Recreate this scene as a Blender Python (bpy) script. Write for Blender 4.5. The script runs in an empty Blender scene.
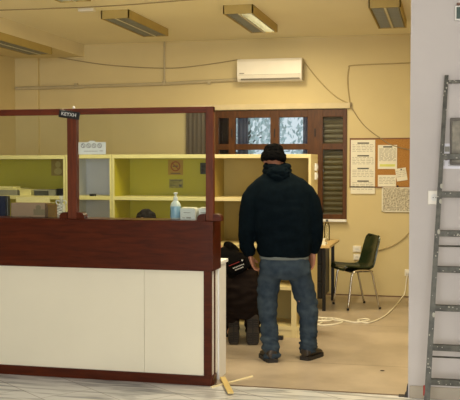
import bpy, bmesh, math, random
from mathutils import Vector, Matrix, Euler, noise
random.seed(7)
C = bpy.context.scene.collection
PI = math.pi

# ------------------------------------------------------------------ camera, world, lights, exposure
sc = bpy.context.scene
cam_d = bpy.data.cameras.new('camera'); cam = bpy.data.objects.new('camera', cam_d); C.objects.link(cam)
cam_d.sensor_fit = 'HORIZONTAL'; cam_d.sensor_width = 36.0; cam_d.lens = 900.0 / 460.0 * 36.0
cam_d.clip_start = 0.05; cam_d.clip_end = 200
YAW = math.atan(215 / 900); PITCH = math.atan(35 / 900)
cam.location = (0, 0, 1.6); cam.rotation_euler = (PI / 2 - PITCH, 0, YAW)
sc.camera = cam
w = bpy.data.worlds.new('world'); sc.world = w; w.use_nodes = True
bg = w.node_tree.nodes['Background']; bg.inputs[0].default_value = (0.86, 0.93, 1.0, 1); bg.inputs[1].default_value = 0.9
sc.view_settings.view_transform = 'Standard'; sc.view_settings.look = 'None'
sc.view_settings.gamma = 1; sc.view_settings.use_curve_mapping = False
sc.view_settings.exposure = 0.15

def area(name, loc, rot, sx, sy, power, col):
    l = bpy.data.lights.new(name, 'AREA'); l.shape = 'RECTANGLE'; l.size = sx; l.size_y = sy; l.energy = power; l.color = col
    o = bpy.data.objects.new(name, l); C.objects.link(o); o.location = loc; o.rotation_euler = rot
    return o
# daylight from the entrance hall's glazed front, far behind the camera
area('hall_daylight', (.05, -4.35, 1.7), (PI / 2 + 0.05, 0, 0), 4.9, 2.5, 400, (1.0, 0.96, 0.90))
# the strip lamps of the back office that burn (all others are dark)
WARM = (1.0, 0.83, 0.52)

# ------------------------------------------------------------------ materials
def lin(c):
    return tuple(((v / 255) / 12.92 if v / 255 <= 0.04045 else ((v / 255 + 0.055) / 1.055) ** 2.4) for v in c) + (1,)
def mat(name, col, rough=0.6, metal=0.0, var=0.06, scale=8.0, bump=0.0, bscale=60.0, col2=None, spec=0.5, detail=4):
    m = bpy.data.materials.new(name); m.use_nodes = True; nt = m.node_tree; b = nt.nodes['Principled BSDF']
    tc = nt.nodes.new('ShaderNodeTexCoord'); n = nt.nodes.new('ShaderNodeTexNoise'); n.inputs['Scale'].default_value = scale
    n.inputs['Detail'].default_value = detail
    nt.links.new(tc.outputs['Object'], n.inputs['Vector'])
    r = nt.nodes.new('ShaderNodeValToRGB'); a = lin(col)
    if col2: c0, c1 = a, lin(col2)
    else: c0 = tuple(v * (1 - var) for v in a[:3]) + (1,); c1 = tuple(min(1, v * (1 + var)) for v in a[:3]) + (1,)
    r.color_ramp.elements[0].color = c0; r.color_ramp.elements[1].color = c1
    r.color_ramp.elements[0].position = 0.3; r.color_ramp.elements[1].position = 0.7
    nt.links.new(n.outputs['Fac'], r.inputs['Fac']); nt.links.new(r.outputs['Color'], b.inputs['Base Color'])
    b.inputs['Roughness'].default_value = rough; b.inputs['Metallic'].default_value = metal
    b.inputs['Specular IOR Level'].default_value = spec
    if bump:
        n2 = nt.nodes.new('ShaderNodeTexNoise'); n2.inputs['Scale'].default_value = bscale; n2.inputs['Detail'].default_value = 5
        nt.links.new(tc.outputs['Object'], n2.inputs['Vector'])
        bp = nt.nodes.new('ShaderNodeBump'); bp.inputs['Strength'].default_value = bump; bp.inputs['Distance'].default_value = 0.01
        nt.links.new(n2.outputs['Fac'], bp.inputs['Height']); nt.links.new(bp.outputs['Normal'], b.inputs['Normal'])
    return m
def wood(name, c1, c2, rough=0.3, sc3=(1.5, 14, 14), spec=0.5):
    m = bpy.data.materials.new(name); m.use_nodes = True; nt = m.node_tree; b = nt.nodes['Principled BSDF']
    tc = nt.nodes.new('ShaderNodeTexCoord'); mp = nt.nodes.new('ShaderNodeMapping'); mp.inputs['Scale'].default_value = sc3
    n = nt.nodes.new('ShaderNodeTexNoise'); n.inputs['Scale'].default_value = 3; n.inputs['Detail'].default_value = 6; n.inputs['Distortion'].default_value = 0.6
    r = nt.nodes.new('ShaderNodeValToRGB'); r.color_ramp.elements[0].color = lin(c1); r.color_ramp.elements[1].color = lin(c2)
    r.color_ramp.elements[0].position = 0.3; r.color_ramp.elements[1].position = 0.72
    nt.links.new(tc.outputs['Object'], mp.inputs['Vector']); nt.links.new(mp.outputs['Vector'], n.inputs['Vector'])
    nt.links.new(n.outputs['Fac'], r.inputs['Fac']); nt.links.new(r.outputs['Color'], b.inputs['Base Color'])
    b.inputs['Roughness'].default_value = rough; b.inputs['Specular IOR Level'].default_value = spec
    return m
def emis(name, col, s):
    m = bpy.data.materials.new(name); m.use_nodes = True; b = m.node_tree.nodes['Principled BSDF']
    b.inputs['Base Color'].default_value = lin((235, 235, 225)); b.inputs['Emission Color'].default_value = tuple(col) + (1,)
    b.inputs['Emission Strength'].default_value = s
    return m
def glassy(name, col=(1, 1, 1), refl=0.06, tint=0.96):
    m = bpy.data.materials.new(name); m.use_nodes = True; nt = m.node_tree; nt.nodes.clear()
    o = nt.nodes.new('ShaderNodeOutputMaterial'); t = nt.nodes.new('ShaderNodeBsdfTransparent'); g = nt.nodes.new('ShaderNodeBsdfGlossy')
    t.inputs['Color'].default_value = (col[0] * tint, col[1] * tint, col[2] * tint, 1); g.inputs['Roughness'].default_value = 0.03
    fr = nt.nodes.new('ShaderNodeFresnel'); fr.inputs['IOR'].default_value = 1.45
    mx = nt.nodes.new('ShaderNodeMixShader'); nt.links.new(fr.outputs[0], mx.inputs[0])
    nt.links.new(t.outputs[0], mx.inputs[1]); nt.links.new(g.outputs[0], mx.inputs[2]); nt.links.new(mx.outputs[0], o.inputs[0])
    return m
def translucent(name, col, alpha):
    m = mat(name, col, 0.8, var=0.03); b = m.node_tree.nodes['Principled BSDF']; b.inputs['Alpha'].default_value = alpha
    return m

M_hallw = mat('warm_white_hall_paint', (214, 206, 194), 0.8, var=0.03)
M_wall = mat('yellow_wall_paint', (212, 196, 148), 0.7, var=0.05, scale=1.3, bump=0.08, bscale=25)
M_ceil = mat('cream_ceiling_paint', (244, 238, 212), 0.8, var=0.03, scale=1.0, bump=0.05, bscale=20)
M_beam = mat('cream_beam_paint', (222, 210, 172), 0.8, var=0.04, scale=2)
M_grey = mat('pale_grey_wall_paint', (198, 193, 190), 0.75, var=0.05, scale=1.6, bump=0.1, bscale=18)
M_hall = mat('hall_wall_paint', (190, 184, 176), 0.8, var=0.03)
M_cherry = wood('red_brown_stained_wood', (58, 20, 6), (86, 34, 11), 0.3, spec=0.25)
M_cherry_v = wood('red_brown_stained_wood_upright', (78, 32, 10), (108, 48, 16), 0.5, (14, 14, 1.5), 0.3)
M_rail = wood('red_brown_rail_wood', (80, 30, 9), (106, 44, 14), 0.5, spec=0.3)
M_cream = mat('cream_laminate', (230, 225, 202), 0.45, var=0.02, scale=2)
M_white = mat('white_plastic', (228, 228, 222), 0.4, var=0.02)
M_acw = mat('off_white_plastic', (236, 232, 220), 0.4, var=0.02)
M_whitepaint = mat('white_painted_panel', (234, 236, 238), 0.5, var=0.03)
M_shelf = mat('pale_yellow_laminate', (226, 216, 150), 0.45, var=0.02)
M_olive = mat('olive_yellow_back_panel', (194, 184, 56), 0.55, var=0.06, scale=1.5)
M_lilac = mat('daylit_white_panel', (216, 216, 226), 0.5, var=0.03)  # white panels tinted lavender, the daylight on them put into the colour
M_winwood = wood('varnished_window_wood', (70, 40, 11), (94, 57, 19), 0.4, (10, 10, 2), 0.3)
M_shut = mat('beige_shutter_slat', (122, 106, 76), 0.35, var=0.05, scale=3)
M_pipe = mat('grey_painted_conduit', (186, 174, 142), 0.5, var=0.05)
M_wire = mat('cream_wire', (176, 156, 108), 0.5)
M_wireg = mat('grey_wire', (158, 140, 104), 0.5)
M_cordw = mat('white_cord', (246, 242, 224), 0.4)
M_gold = mat('golden_wood_lamp_body', (180, 158, 92), 0.6, var=0.06, scale=5)
M_louv = mat('aluminium_louvre', (150, 146, 122), 0.4, 0.2, var=0.03)
M_lampin = mat('lamp_inside', (226, 224, 204), 0.5)
M_tubeoff = mat('unlit_tube', (196, 196, 186), 0.35)
M_tubeon = emis('lit_tube', (1.0, 0.93, 0.72), 9.0)
M_tubeweak = emis('lit_tube_soft', (1.0, 0.95, 0.74), 3.0)
M_cork = mat('cork', (160, 112, 54), 0.9, col2=(186, 138, 74), scale=90, bump=0.2, bscale=120)
M_paper = mat('white_paper', (232, 230, 214), 0.7, var=0.02)
M_ink = mat('dark_print', (84, 84, 80), 0.8)
M_inkl = mat('grey_print', (158, 156, 146), 0.8)
M_map = mat('speckled_map_print', (226, 220, 200), 0.7, col2=(128, 122, 104), scale=55, detail=8)
M_hl = mat('yellow_highlighter', (214, 218, 120), 0.7)
M_black = mat('black_plastic', (20, 20, 20), 0.35, var=0.1)
M_bmetal = mat('black_metal', (26, 24, 22), 0.4, 0.3)
M_chrome = mat('chrome', (200, 196, 188), 0.18, 1.0, var=0.02)
M_green = mat('dark_green_plastic', (34, 44, 26), 0.22, var=0.06, scale=3)
M_desk = wood('pale_desk_wood', (200, 170, 112), (220, 190, 134), 0.4)
M_navy = mat('navy_blue_plastic', (14, 28, 62), 0.35)
M_card = mat('brown_cardboard', (172, 140, 112), 0.8, var=0.05)
M_cardin = mat('pale_cardboard_flap', (248, 240, 186), 0.8, var=0.03)
M_cardlbl = mat('green_grey_print', (140, 122, 92), 0.8)
M_ladder = mat('grey_metal_with_paint_spatter', (54, 54, 48), 0.5, 0.2, col2=(90, 90, 80), scale=24, detail=6)
M_spat = mat('dried_white_paint', (180, 178, 166), 0.7)
M_red = mat('red_plastic', (150, 44, 34), 0.5)
M_exit = mat('dark_green_sign', (8, 58, 44), 0.3)
M_sign_w = mat('white_sign', (226, 226, 220), 0.5)
M_elec = mat('grey_splattered_box', (84, 80, 66), 0.5, col2=(150, 144, 126), scale=16, detail=6)
M_yell = mat('raw_yellow_wood', (226, 200, 128), 0.6, var=0.05)
M_grout = mat('dark_dirt', (70, 56, 44), 0.9)
M_leaf = mat('glare_bleached_leaf', (190, 214, 214), 0.7, col2=(236, 244, 246), scale=5)  # blue-white leaves, the overexposed daylight outside put into their colour
M_bark = mat('bark', (88, 84, 76), 0.9)
M_ground = mat('outside_ground', (150, 150, 140), 0.9)
M_curt = translucent('lilac_grey_curtain', (196, 184, 170), 1.0)
M_skin = mat('skin', (164, 112, 86), 0.5, var=0.06, scale=20)
M_skin2 = mat('light_skin', (198, 150, 122), 0.5, var=0.05, scale=20)
M_jacket = mat('dark_teal_fleece', (9, 18, 24), 0.85, var=0.2, scale=30, bump=0.25, bscale=220, spec=0.03)
M_jeans = mat('faded_blue_denim', (40, 52, 66), 0.9, col2=(62, 74, 84), scale=14, bump=0.25, bscale=300, spec=0.05)
M_beanie = mat('black_knit', (12, 12, 13), 0.9, bump=0.8, bscale=160, spec=0.03)
M_shoe = mat('dark_brown_leather', (46, 39, 32), 0.5, var=0.15, scale=30)
M_sole = mat('black_rubber', (34, 30, 26), 0.7)
M_tread = mat('grey_brown_tread', (62, 54, 44), 0.8, var=0.15, scale=60)
M_belt = mat('pale_grey_shirt_hem', (104, 112, 110), 0.8)
M_trous = mat('dark_brown_work_cloth', (34, 27, 24), 0.85, var=0.15, scale=20, spec=0.05)
M_bjack = mat('black_work_cloth', (13, 12, 13), 0.8, var=0.15, spec=0.04)
M_textw = mat('white_print', (220, 220, 216), 0.7)
M_textr = mat('red_print', (150, 40, 34), 0.7)
M_hair = mat('dark_brown_hair', (20, 15, 13), 0.8, var=0.3, scale=80, spec=0.1)
M_hairg = mat('grey_hair', (128, 112, 92), 0.7, var=0.2, scale=80)
M_shirt = mat('dark_grey_shirt', (60, 62, 70), 0.8)
M_glass = glassy('clear_glass', (0.93, 0.965, 0.96), tint=0.97)
M_plastic = glassy('clear_plastic', (0.96, 0.98, 0.98), tint=0.98)
M_liquid = mat('pale_blue_liquid', (146, 184, 208), 0.25, var=0.03)

def floor_vinyl():
    m = bpy.data.materials.new('beige_vinyl'); m.use_nodes = True; nt = m.node_tree; b = nt.nodes['Principled BSDF']
    tc = nt.nodes.new('ShaderNodeTexCoord'); n = nt.nodes.new('ShaderNodeTexNoise'); n.inputs['Scale'].default_value = 2.2; n.inputs['Detail'].default_value = 8
    n.inputs['Roughness'].default_value = 0.65
    r = nt.nodes.new('ShaderNodeValToRGB'); r.color_ramp.elements[0].color = lin((168, 154, 136)); r.color_ramp.elements[1].color = lin((192, 177, 158))
    r.color_ramp.elements[0].position = 0.35; r.color_ramp.elements[1].position = 0.65
    # welded sheet joints
    br = nt.nodes.new('ShaderNodeTexBrick'); br.inputs['Scale'].default_value = 1; br.inputs['Brick Width'].default_value = 30; br.inputs['Row Height'].default_value = 1.8
    br.inputs['Mortar Size'].default_value = 0.006; br.offset = 0
    br.inputs['Color1'].default_value = br.inputs['Color2'].default_value = (1, 1, 1, 1); br.inputs['Mortar'].default_value = (0.5, 0.45, 0.4, 1)
    mx = nt.nodes.new('ShaderNodeMix'); mx.data_type = 'RGBA'; mx.blend_type = 'MULTIPLY'; mx.inputs[0].default_value = 1
    nt.links.new(tc.outputs['Object'], n.inputs['Vector']); nt.links.new(tc.outputs['Object'], br.inputs['Vector'])
    nt.links.new(n.outputs['Fac'], r.inputs['Fac']); nt.links.new(r.outputs['Color'], mx.inputs[6]); nt.links.new(br.outputs['Color'], mx.inputs[7])
    nt.links.new(mx.outputs[2], b.inputs['Base Color'])
    r2 = nt.nodes.new('ShaderNodeMapRange'); r2.inputs[3].default_value = 0.22; r2.inputs[4].default_value = 0.42
    nt.links.new(n.outputs['Fac'], r2.inputs[0]); nt.links.new(r2.outputs[0], b.inputs['Roughness'])
    return m
def floor_marble():
    m = bpy.data.materials.new('grey_veined_marble_tiles'); m.use_nodes = True; nt = m.node_tree; b = nt.nodes['Principled BSDF']
    tc = nt.nodes.new('ShaderNodeTexCoord')
    mp = nt.nodes.new('ShaderNodeMapping'); mp.inputs['Rotation'].default_value = (0, 0, math.radians(38)); mp.inputs['Scale'].default_value = (1, 1, 1)
    br = nt.nodes.new('ShaderNodeTexBrick'); br.offset = 0.37; br.inputs['Scale'].default_value = 1
    br.inputs['Brick Width'].default_value = 0.8; br.inputs['Row Height'].default_value = 0.4; br.inputs['Mortar Size'].default_value = 0.003
    br.inputs['Color1'].default_value = (0.70, 0.72, 0.73, 1); br.inputs['Color2'].default_value = (0.80, 0.81, 0.82, 1); br.inputs['Mortar'].default_value = (0.36, 0.34, 0.32, 1)
    br.inputs['Bias'].default_value = 0.2
    mp2 = nt.nodes.new('ShaderNodeMapping'); mp2.inputs['Rotation'].default_value = (0, 0, math.radians(52)); mp2.inputs['Scale'].default_value = (1.2, 9, 1)
    wv = nt.nodes.new('ShaderNodeTexNoise'); wv.inputs['Scale'].default_value = 1.6; wv.inputs['Detail'].default_value = 7; wv.inputs['Distortion'].default_value = 0.8
    r = nt.nodes.new('ShaderNodeValToRGB'); r.color_ramp.elements[0].color = (0.42, 0.43, 0.45, 1); r.color_ramp.elements[0].position = 0.34; r.color_ramp.elements[1].color = (1, 1, 1, 1); r.color_ramp.elements[1].position = 0.56
    mx = nt.nodes.new('ShaderNodeMix'); mx.data_type = 'RGBA'; mx.blend_type = 'MULTIPLY'; mx.inputs[0].default_value = 1
    nt.links.new(tc.outputs['Object'], mp.inputs['Vector']); nt.links.new(mp.outputs['Vector'], br.inputs['Vector']); nt.links.new(tc.outputs['Object'], mp2.inputs['Vector']); nt.links.new(mp2.outputs['Vector'], wv.inputs['Vector'])
    nt.links.new(wv.outputs['Fac'], r.inputs['Fac']); nt.links.new(br.outputs['Color'], mx.inputs[6]); nt.links.new(r.outputs['Color'], mx.inputs[7])
    nt.links.new(mx.outputs[2], b.inputs['Base Color']); b.inputs['Roughness'].default_value = 0.22
    return m
M_vinyl = floor_vinyl(); M_marble = floor_marble()

# ------------------------------------------------------------------ mesh helpers
def BM(): return bmesh.new()
def bx(bm, x0, x1, y0, y1, z0, z1, bev=0.0):
    r = bmesh.ops.create_cube(bm, size=1)
    vs = r['verts']
    for v in vs: v.co = Vector((x0 + (v.co.x + .5) * (x1 - x0), y0 + (v.co.y + .5) * (y1 - y0), z0 + (v.co.z + .5) * (z1 - z0)))
    if bev > 0:
        es = list({e for v in vs for e in v.link_edges})
        bmesh.ops.bevel(bm, geom=es, offset=bev, segments=2, affect='EDGES', profile=0.5)
    return bm
def ring_loft(bm, rings, cap=True):
    """rings: lists of Vectors, all of one length"""
    vv = [[bm.verts.new(p) for p in r] for r in rings]
    n = len(vv[0])
    for a, b in zip(vv, vv[1:]):
        for i in range(n): bm.faces.new((a[i], a[(i + 1) % n], b[(i + 1) % n], b[i]))
    if cap:
        bm.faces.new(list(reversed(vv[0]))); bm.faces.new(vv[-1])
    return vv
def catmull(pts, k):
    out = []
    n = len(pts)
    for i in range(n - 1):
        p0, p1, p2, p3 = pts[max(i - 1, 0)], pts[i], pts[i + 1], pts[min(i + 2, n - 1)]
        for j in range(k):
            t = j / k
            out.append(tuple(0.5 * ((2 * b) + (-a + c) * t + (2 * a - 5 * b + 4 * c - d) * t * t + (-a + 3 * b - 3 * c + d) * t ** 3) for a, b, c, d in zip(p0, p1, p2, p3)))
    out.append(tuple(pts[-1]))
    return out
def tube(bm, pts, r, seg=10, smooth=0, round_caps=False, flat=1.0):
    """pts: (x,y,z) or (x,y,z,r). flat squashes the section"""
    pts = [tuple(p) + ((r,) if len(p) == 3 else ()) for p in pts]
    if smooth: pts = catmull(pts, smooth)
    P = [Vector(p[:3]) for p in pts]; R = [p[3] for p in pts]
    if round_caps:
        d0 = (P[0] - P[1]).normalized(); d1 = (P[-1] - P[-2]).normalized(); r0, r1 = R[0], R[-1]
        a = [(P[0] + d0 * r0 * math.sin(t), r0 * math.cos(t)) for t in (1.35, 0.9, 0.45)]
        b = [(P[-1] + d1 * r1 * math.sin(t), r1 * math.cos(t)) for t in (0.45, 0.9, 1.35)]
        P = [q[0] for q in a] + P + [q[0] for q in b]; R = [q[1] for q in a] + R + [q[1] for q in b]
    t0 = (P[1] - P[0]).normalized(); up = Vector((0, 0, 1)) if abs(t0.z) < 0.9 else Vector((1, 0, 0))
    u = t0.cross(up).normalized(); rings = []
    for i, p in enumerate(P):
        t = (P[min(i + 1, len(P) - 1)] - P[max(i - 1, 0)]).normalized()
        u = (u - t * u.dot(t)).normalized(); v = t.cross(u)
        rings.append([p + (u * math.cos(2 * PI * k / seg) + v * math.sin(2 * PI * k / seg) * flat) * R[i] for k in range(seg)])
    ring_loft(bm, rings); return bm
def lathe(bm, prof, c=(0, 0, 0), seg=24):
    ring_loft(bm, [[Vector((c[0] + r * math.cos(2 * PI * k / seg), c[1] + r * math.sin(2 * PI * k / seg), c[2] + z)) for k in range(seg)] for r, z in prof]); return bm
def ell_loft(bm, rows, seg=28, p=2.3, k=3):
    """rows: (cx,cy,z,rx,ry) horizontal rounded sections"""
    rows = catmull(rows, k) if k else rows
    rings = []
    for cx, cy, z, rx, ry in rows:
        rr = []
        for i in range(seg):
            a = 2 * PI * i / seg; c, s = math.cos(a), math.sin(a)
            rr.append(Vector((cx + rx * math.copysign(abs(c) ** (2 / p), c), cy + ry * math.copysign(abs(s) ** (2 / p), s), z)))
        rings.append(rr)
    ring_loft(bm, rings); return bm
def ball(bm, c, rx, ry, rz, rot=None, seg=18):
    r = bmesh.ops.create_uvsphere(bm, u_segments=seg, v_segments=seg // 2 + 2, radius=1)
    for v in r['verts']:
        q = Vector((v.co.x * rx, v.co.y * ry, v.co.z * rz))
        if rot: q = rot @ q
        v.co = q + Vector(c)
    return bm
def prism(bm, poly, axis, a, b):
    """poly of 2-D points extruded along axis ('x','y','z') from a to b"""
    f = {'x': lambda u, v, t: (t, u, v), 'y': lambda u, v, t: (u, t, v), 'z': lambda u, v, t: (u, v, t)}[axis]
    A = [bm.verts.new(f(u, v, a)) for u, v in poly]; B = [bm.verts.new(f(u, v, b)) for u, v in poly]; n = len(poly)
    bm.faces.new(list(reversed(A))); bm.faces.new(B)
    for i in range(n): bm.faces.new((A[i], A[(i + 1) % n], B[(i + 1) % n], B[i]))
    return bm
def xf(bm, m):
    for v in bm.verts: v.co = m @ v.co
    return bm
def obj(name, bm, m, parent=None, smooth=False, world=False, label=None):
    """one mesh object; world=True: the geometry is in world coordinates under an unrotated parent"""
    if world and parent is not None:
        off = Vector(parent.location)
        if parent.parent: off = off + Vector(parent.parent.location)
        for v in bm.verts: v.co -= off
    bmesh.ops.recalc_face_normals(bm, faces=bm.faces)
    me = bpy.data.meshes.new(name); bm.to_mesh(me); bm.free(); me.materials.append(m)
    if smooth:
        me.polygons.foreach_set('use_smooth', [True] * len(me.polygons))
        if smooth == 'auto': me.set_sharp_from_angle(angle=math.radians(35))
    o = bpy.data.objects.new(name, me); C.objects.link(o)
    if parent is not None: o.parent = parent
    if label: o['label'] = label
    return o
def tag(o, label, cat, group=None):
    o['label'] = label; o['category'] = cat
    if group: o['group'] = group
    return o
def thing(name, label, cat, loc=(0, 0, 0), rz=0, group=None):
    o = bpy.data.objects.new(name, None); o.empty_display_size = 0.1; C.objects.link(o)
    o.location = loc; o.rotation_euler = (0, 0, rz)
    return tag(o, label, cat, group)
def struct(name, bm, m, smooth=False):
    o = obj(name, bm, m, None, smooth); o['kind'] = 'structure'; return o
def recentre(o):
    """put a top-level mesh's origin at the middle of its base"""
    me = o.data; xs = [v.co for v in me.vertices]
    c = Vector(((min(v.x for v in xs) + max(v.x for v in xs)) / 2, (min(v.y for v in xs) + max(v.y for v in xs)) / 2, min(v.z for v in xs)))
    me.transform(Matrix.Translation(-c)); o.location = o.location + c
    return o
def single(name, bm, m, label, cat, group=None, smooth=False):
    return tag(recentre(obj(name, bm, m, None, smooth)), label, cat, group)
def dup(root, loc, rz=None, label=None):
    r = root.copy(); C.objects.link(r); r.location = loc
    if rz is not None: r.rotation_euler = (0, 0, rz)
    if label: r['label'] = label
    for ch in list(root.children):
        c = ch.copy(); C.objects.link(c); c.parent = r
        for g in list(ch.children):
            d = g.copy(); C.objects.link(d); d.parent = c
    return r
def remesh(o, vox, smooth_it=4, wr=None):
    """fuse the lofts of a figure into one skin"""
    md = o.modifiers.new('r', 'REMESH'); md.mode = 'VOXEL'; md.voxel_size = vox
    s = o.modifiers.new('s', 'SMOOTH'); s.factor = 0.5; s.iterations = smooth_it
    dg = bpy.context.evaluated_depsgraph_get(); dg.update()
    me = bpy.data.meshes.new_from_object(o.evaluated_get(dg)); o.modifiers.clear(); old = o.data; nm = old.name
    mt = old.materials[0]; o.data = me; bpy.data.meshes.remove(old); me.name = nm
    if not me.materials: me.materials.append(mt)
    if wr:
        ns = [v.normal.copy() for v in me.vertices]
        for v, n in zip(me.vertices, ns): v.co = v.co + n * wr(v.co)
    me.polygons.foreach_set('use_smooth', [True] * len(me.polygons)); me.update()
    return o
def text_mesh(name, s, size, m, loc, rot, parent=None, depth=0.001, bold=False):
    cu = bpy.data.curves.new(name, 'FONT'); cu.body = s; cu.size = size; cu.extrude = depth; cu.align_x = 'CENTER'; cu.align_y = 'CENTER'
    if bold: cu.offset = size * 0.03
    o = bpy.data.objects.new(name, cu); C.objects.link(o)
    dg = bpy.context.evaluated_depsgraph_get(); dg.update()
    me = bpy.data.meshes.new_from_object(o.evaluated_get(dg)); bpy.data.objects.remove(o); bpy.data.curves.remove(cu)
    me.name = name; me.materials.clear(); me.materials.append(m)
    q = bpy.data.objects.new(name, me); C.objects.link(q); q.location = loc; q.rotation_euler = rot; q.parent = parent
    return q

# ------------------------------------------------------------------ the setting
YF, YB = 6.26, 11.05            # partition plane and back wall
XL, XR = -5.56, 1.6
CEIL = 3.17
WT = 0.22
WX0, WX1, WZ0, WZ1 = -2.83, -1.17, 0.935, 2.285
b = BM(); bx(b, XL - .15, XR + .15, YF + .04, YB + WT, -.1, 0); struct('floor', b, M_vinyl)
b = BM(); bx(b, -6.5, 3.2, -4.5, YF + .04, -.1, 0); struct('floor_hall', b, M_marble)
b = BM(); bx(b, -1.63, -.235, YF + .03, YF + .05, -.01, .004); struct('trim_1', b, mat('dull_metal_threshold', (120, 104, 84), 0.5, 0.3))
b = BM(); bx(b, XL - .15, XR + .15, YF - .02, YB + WT, CEIL, CEIL + .12); struct('ceiling', b, M_ceil)
b = BM()
bx(b, XL - .15, WX0, YB, YB + WT, 0, CEIL); bx(b, WX1, XR + .15, YB, YB + WT, 0, CEIL)
bx(b, WX0, WX1, YB, YB + WT, 0, WZ0); bx(b, WX0, WX1, YB, YB + WT, WZ1, CEIL)
bmesh.ops.remove_doubles(b, verts=b.verts, dist=1e-5)
struct('wall_back', b, M_wall)
b = BM(); bx(b, XL, -5.23, YB - .05, YB, 0, 3.01); struct('trim_3', b, M_wall)
b = BM(); bx(b, XL - .15, XL, YF - .02, YB, 0, CEIL); struct('wall_left', b, M_wall)
b = BM(); bx(b, XR, XR + .15, YF + .2, YB, 0, CEIL); struct('wall_right', b, M_wall)
b = BM(); bx(b, -.235, 3.2, YF, YF + .2, 0, 3.6); struct('wall_front', b, M_grey)
b = BM(); bx(b, -6.5, XL, YF, YF + .2, 0, 3.6); struct('wall_hall_left', b, M_hall)
b = BM(); bx(b, XL, -4.6, YF + .02, YB, 3.01, CEIL); struct('trim_2', b, M_beam)
# skirting of the back wall
b = BM(); bx(b, -5.23, XR, YB - .012, YB, 0, .012); struct('baseboard_back', b, mat('brown_skirting', (110, 82, 54), 0.6))
# pale marble skirting of the front wall
b = BM(); bx(b, -.225, 3.2, YF - .012, YF, 0, .085, .003); struct('baseboard_front', b, mat('pale_marble_skirting', (164, 154, 136), 0.3, var=0.08, scale=5))
# hall ceiling lies above the frame
b = BM(); bx(b, -6.65, -6.5, -4.5, YF + .2, 0, 3.7); struct('wall_hall_side_left', b, mat('reflection_dimming_brown_grey', (112, 108, 100), 0.8))  # unseen wall, made dark to weaken its reflection in the glass screen
b = BM(); bx(b, 3.2, 3.35, -4.5, YF + .2, 0, 3.7); struct('wall_hall_side_right', b, M_hallw)
b = BM(); bx(b, -6.65, -2.45, -4.7, -4.5, 0, 3.7); bx(b, 2.6, 3.35, -4.7, -4.5, 0, 3.7); bx(b, -2.45, 2.6, -4.7, -4.5, 3.0, 3.7); bx(b, -2.45, 2.6, -4.7, -4.5, 0, .3); struct('wall_hall_back', b, M_hallw)
b = BM(); bx(b, -6.5, 3.2, -4.5, YF - .02, 3.6, 3.7); struct('ceiling_hall', b, M_hallw)

# window in the back wall
win = thing('window_1', '', ''); del win['label']; del win['category']; win['kind'] = 'structure'; win.location = ((WX0 + WX1) / 2, YB, WZ0)
def wp(name, b, m): return obj(name, b, m, win, world=True)
b = BM(); y0, y1 = YB - .02, YB + .05
for x0, x1 in ((WX0, -2.785), (-2.655, -2.568), (-2.12, -2.01), (-1.655, -1.464), (-1.219, WX1)): bx(b, x0, x1, y0, y1, WZ0, WZ1, .004)
for z0, z1 in ((WZ0, .995), (1.79, 1.863), (2.19, WZ1)): bx(b, WX0, WX1, y0 + .004, y1 - .004, z0, z1, .004)
wp('window_frame', b, M_winwood)
b = BM()
for i, x in enumerate((-2.61, -2.065, -1.56)): bx(b, x - .006, x + .006, y0 - .012, y0, 1.95, 2.05, .002)
wp('hinge', b, M_bmetal)
for x0, x1 in ((-2.785, -2.655), (-2.568, -2.12), (-2.01, -1.655), (-1.464, -1.219)):
    for z0, z1 in ((.995, 1.79), (1.863, 2.19)):
        b = BM(); bx(b, x0, x1, YB + .012, YB + .016, z0, z1); wp('window_pane', b, M_glass)
b = BM(); z = .96
while z < 2.26:      # roller shutter lowered behind the right light
    tube(b, [(-1.50, YB + .10, z + .03), (-1.19, YB + .10, z + .03)], .034, 10, flat=1)
    z += .064
wp('roller_shutter', b, M_shut)
b = BM(); z = .96  # unseen left shutter, kept to block the bright outside behind the curtain
while z < 2.26:
    tube(b, [(WX0 + .01, YB + .10, z + .03), (-2.66, YB + .10, z + .03)], .034, 10); z += .064
wp('roller_shutter', b, M_shut)
b = BM(); bx(b, -1.50, WX1 + .005, YB - .07, YB, .905, .935, .004); wp('window_sill', b, M_whitepaint)
b = BM(); bx(b, -3.16, -1.13, YB - .05, YB, 2.290, 2.358, .004); o = single('curtain_pelmet', b, mat('cream_board', (214, 200, 162), 0.7), 'long narrow cream pelmet board above the brown wooden window', 'pelmet')

def curtain(x0, x1, y, z0, z1, n, amp):
    b = BM(); N = n * 8; rows = []
    for z in (z0, z1):
        rows.append([b.verts.new((x0 + (x1 - x0) * i / N, y + amp * math.sin(2 * PI * i / 8) + .004 * math.sin(i * 1.7) - (.006 if z == z0 else 0), z)) for i in range(N + 1)])
    for i in range(N): b.faces.new((rows[0][i], rows[0][i + 1], rows[1][i + 1], rows[1][i]))
    bmesh.ops.solidify(b, geom=b.faces[:], thickness=.003)
    return b
b = curtain(-3.20, -2.86, YB - .045, .35, 2.285, 6, .018)
single('curtain', b, M_curt, 'pleated grey brown curtain hanging left of the window behind the glass', 'curtain', smooth=True)
M_net = mat('white_net', (176, 176, 196), 0.8)
b = curtain(-2.57, -2.43, YB + .12, .96, 2.25, 3, .012); single('net_curtain', b, M_net, 'narrow lilac net curtain at the left of the tree view panes', 'curtain', smooth=True)
b = curtain(-1.73, -1.63, YB + .12, .96, 2.25, 2, .012); single('net_curtain', b, M_net, 'narrow lilac net curtain beside the shuttered right light', 'curtain', smooth=True)

# behind the dark left light
b = curtain(-2.79, -2.65, YB + .055, .96, 2.25, 3, .010); single('net_curtain', b, mat('dusky_brown_cloth', (112, 92, 84), 0.8), 'dusky brown curtain behind the dark leftmost window light', 'curtain', smooth=True)
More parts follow.
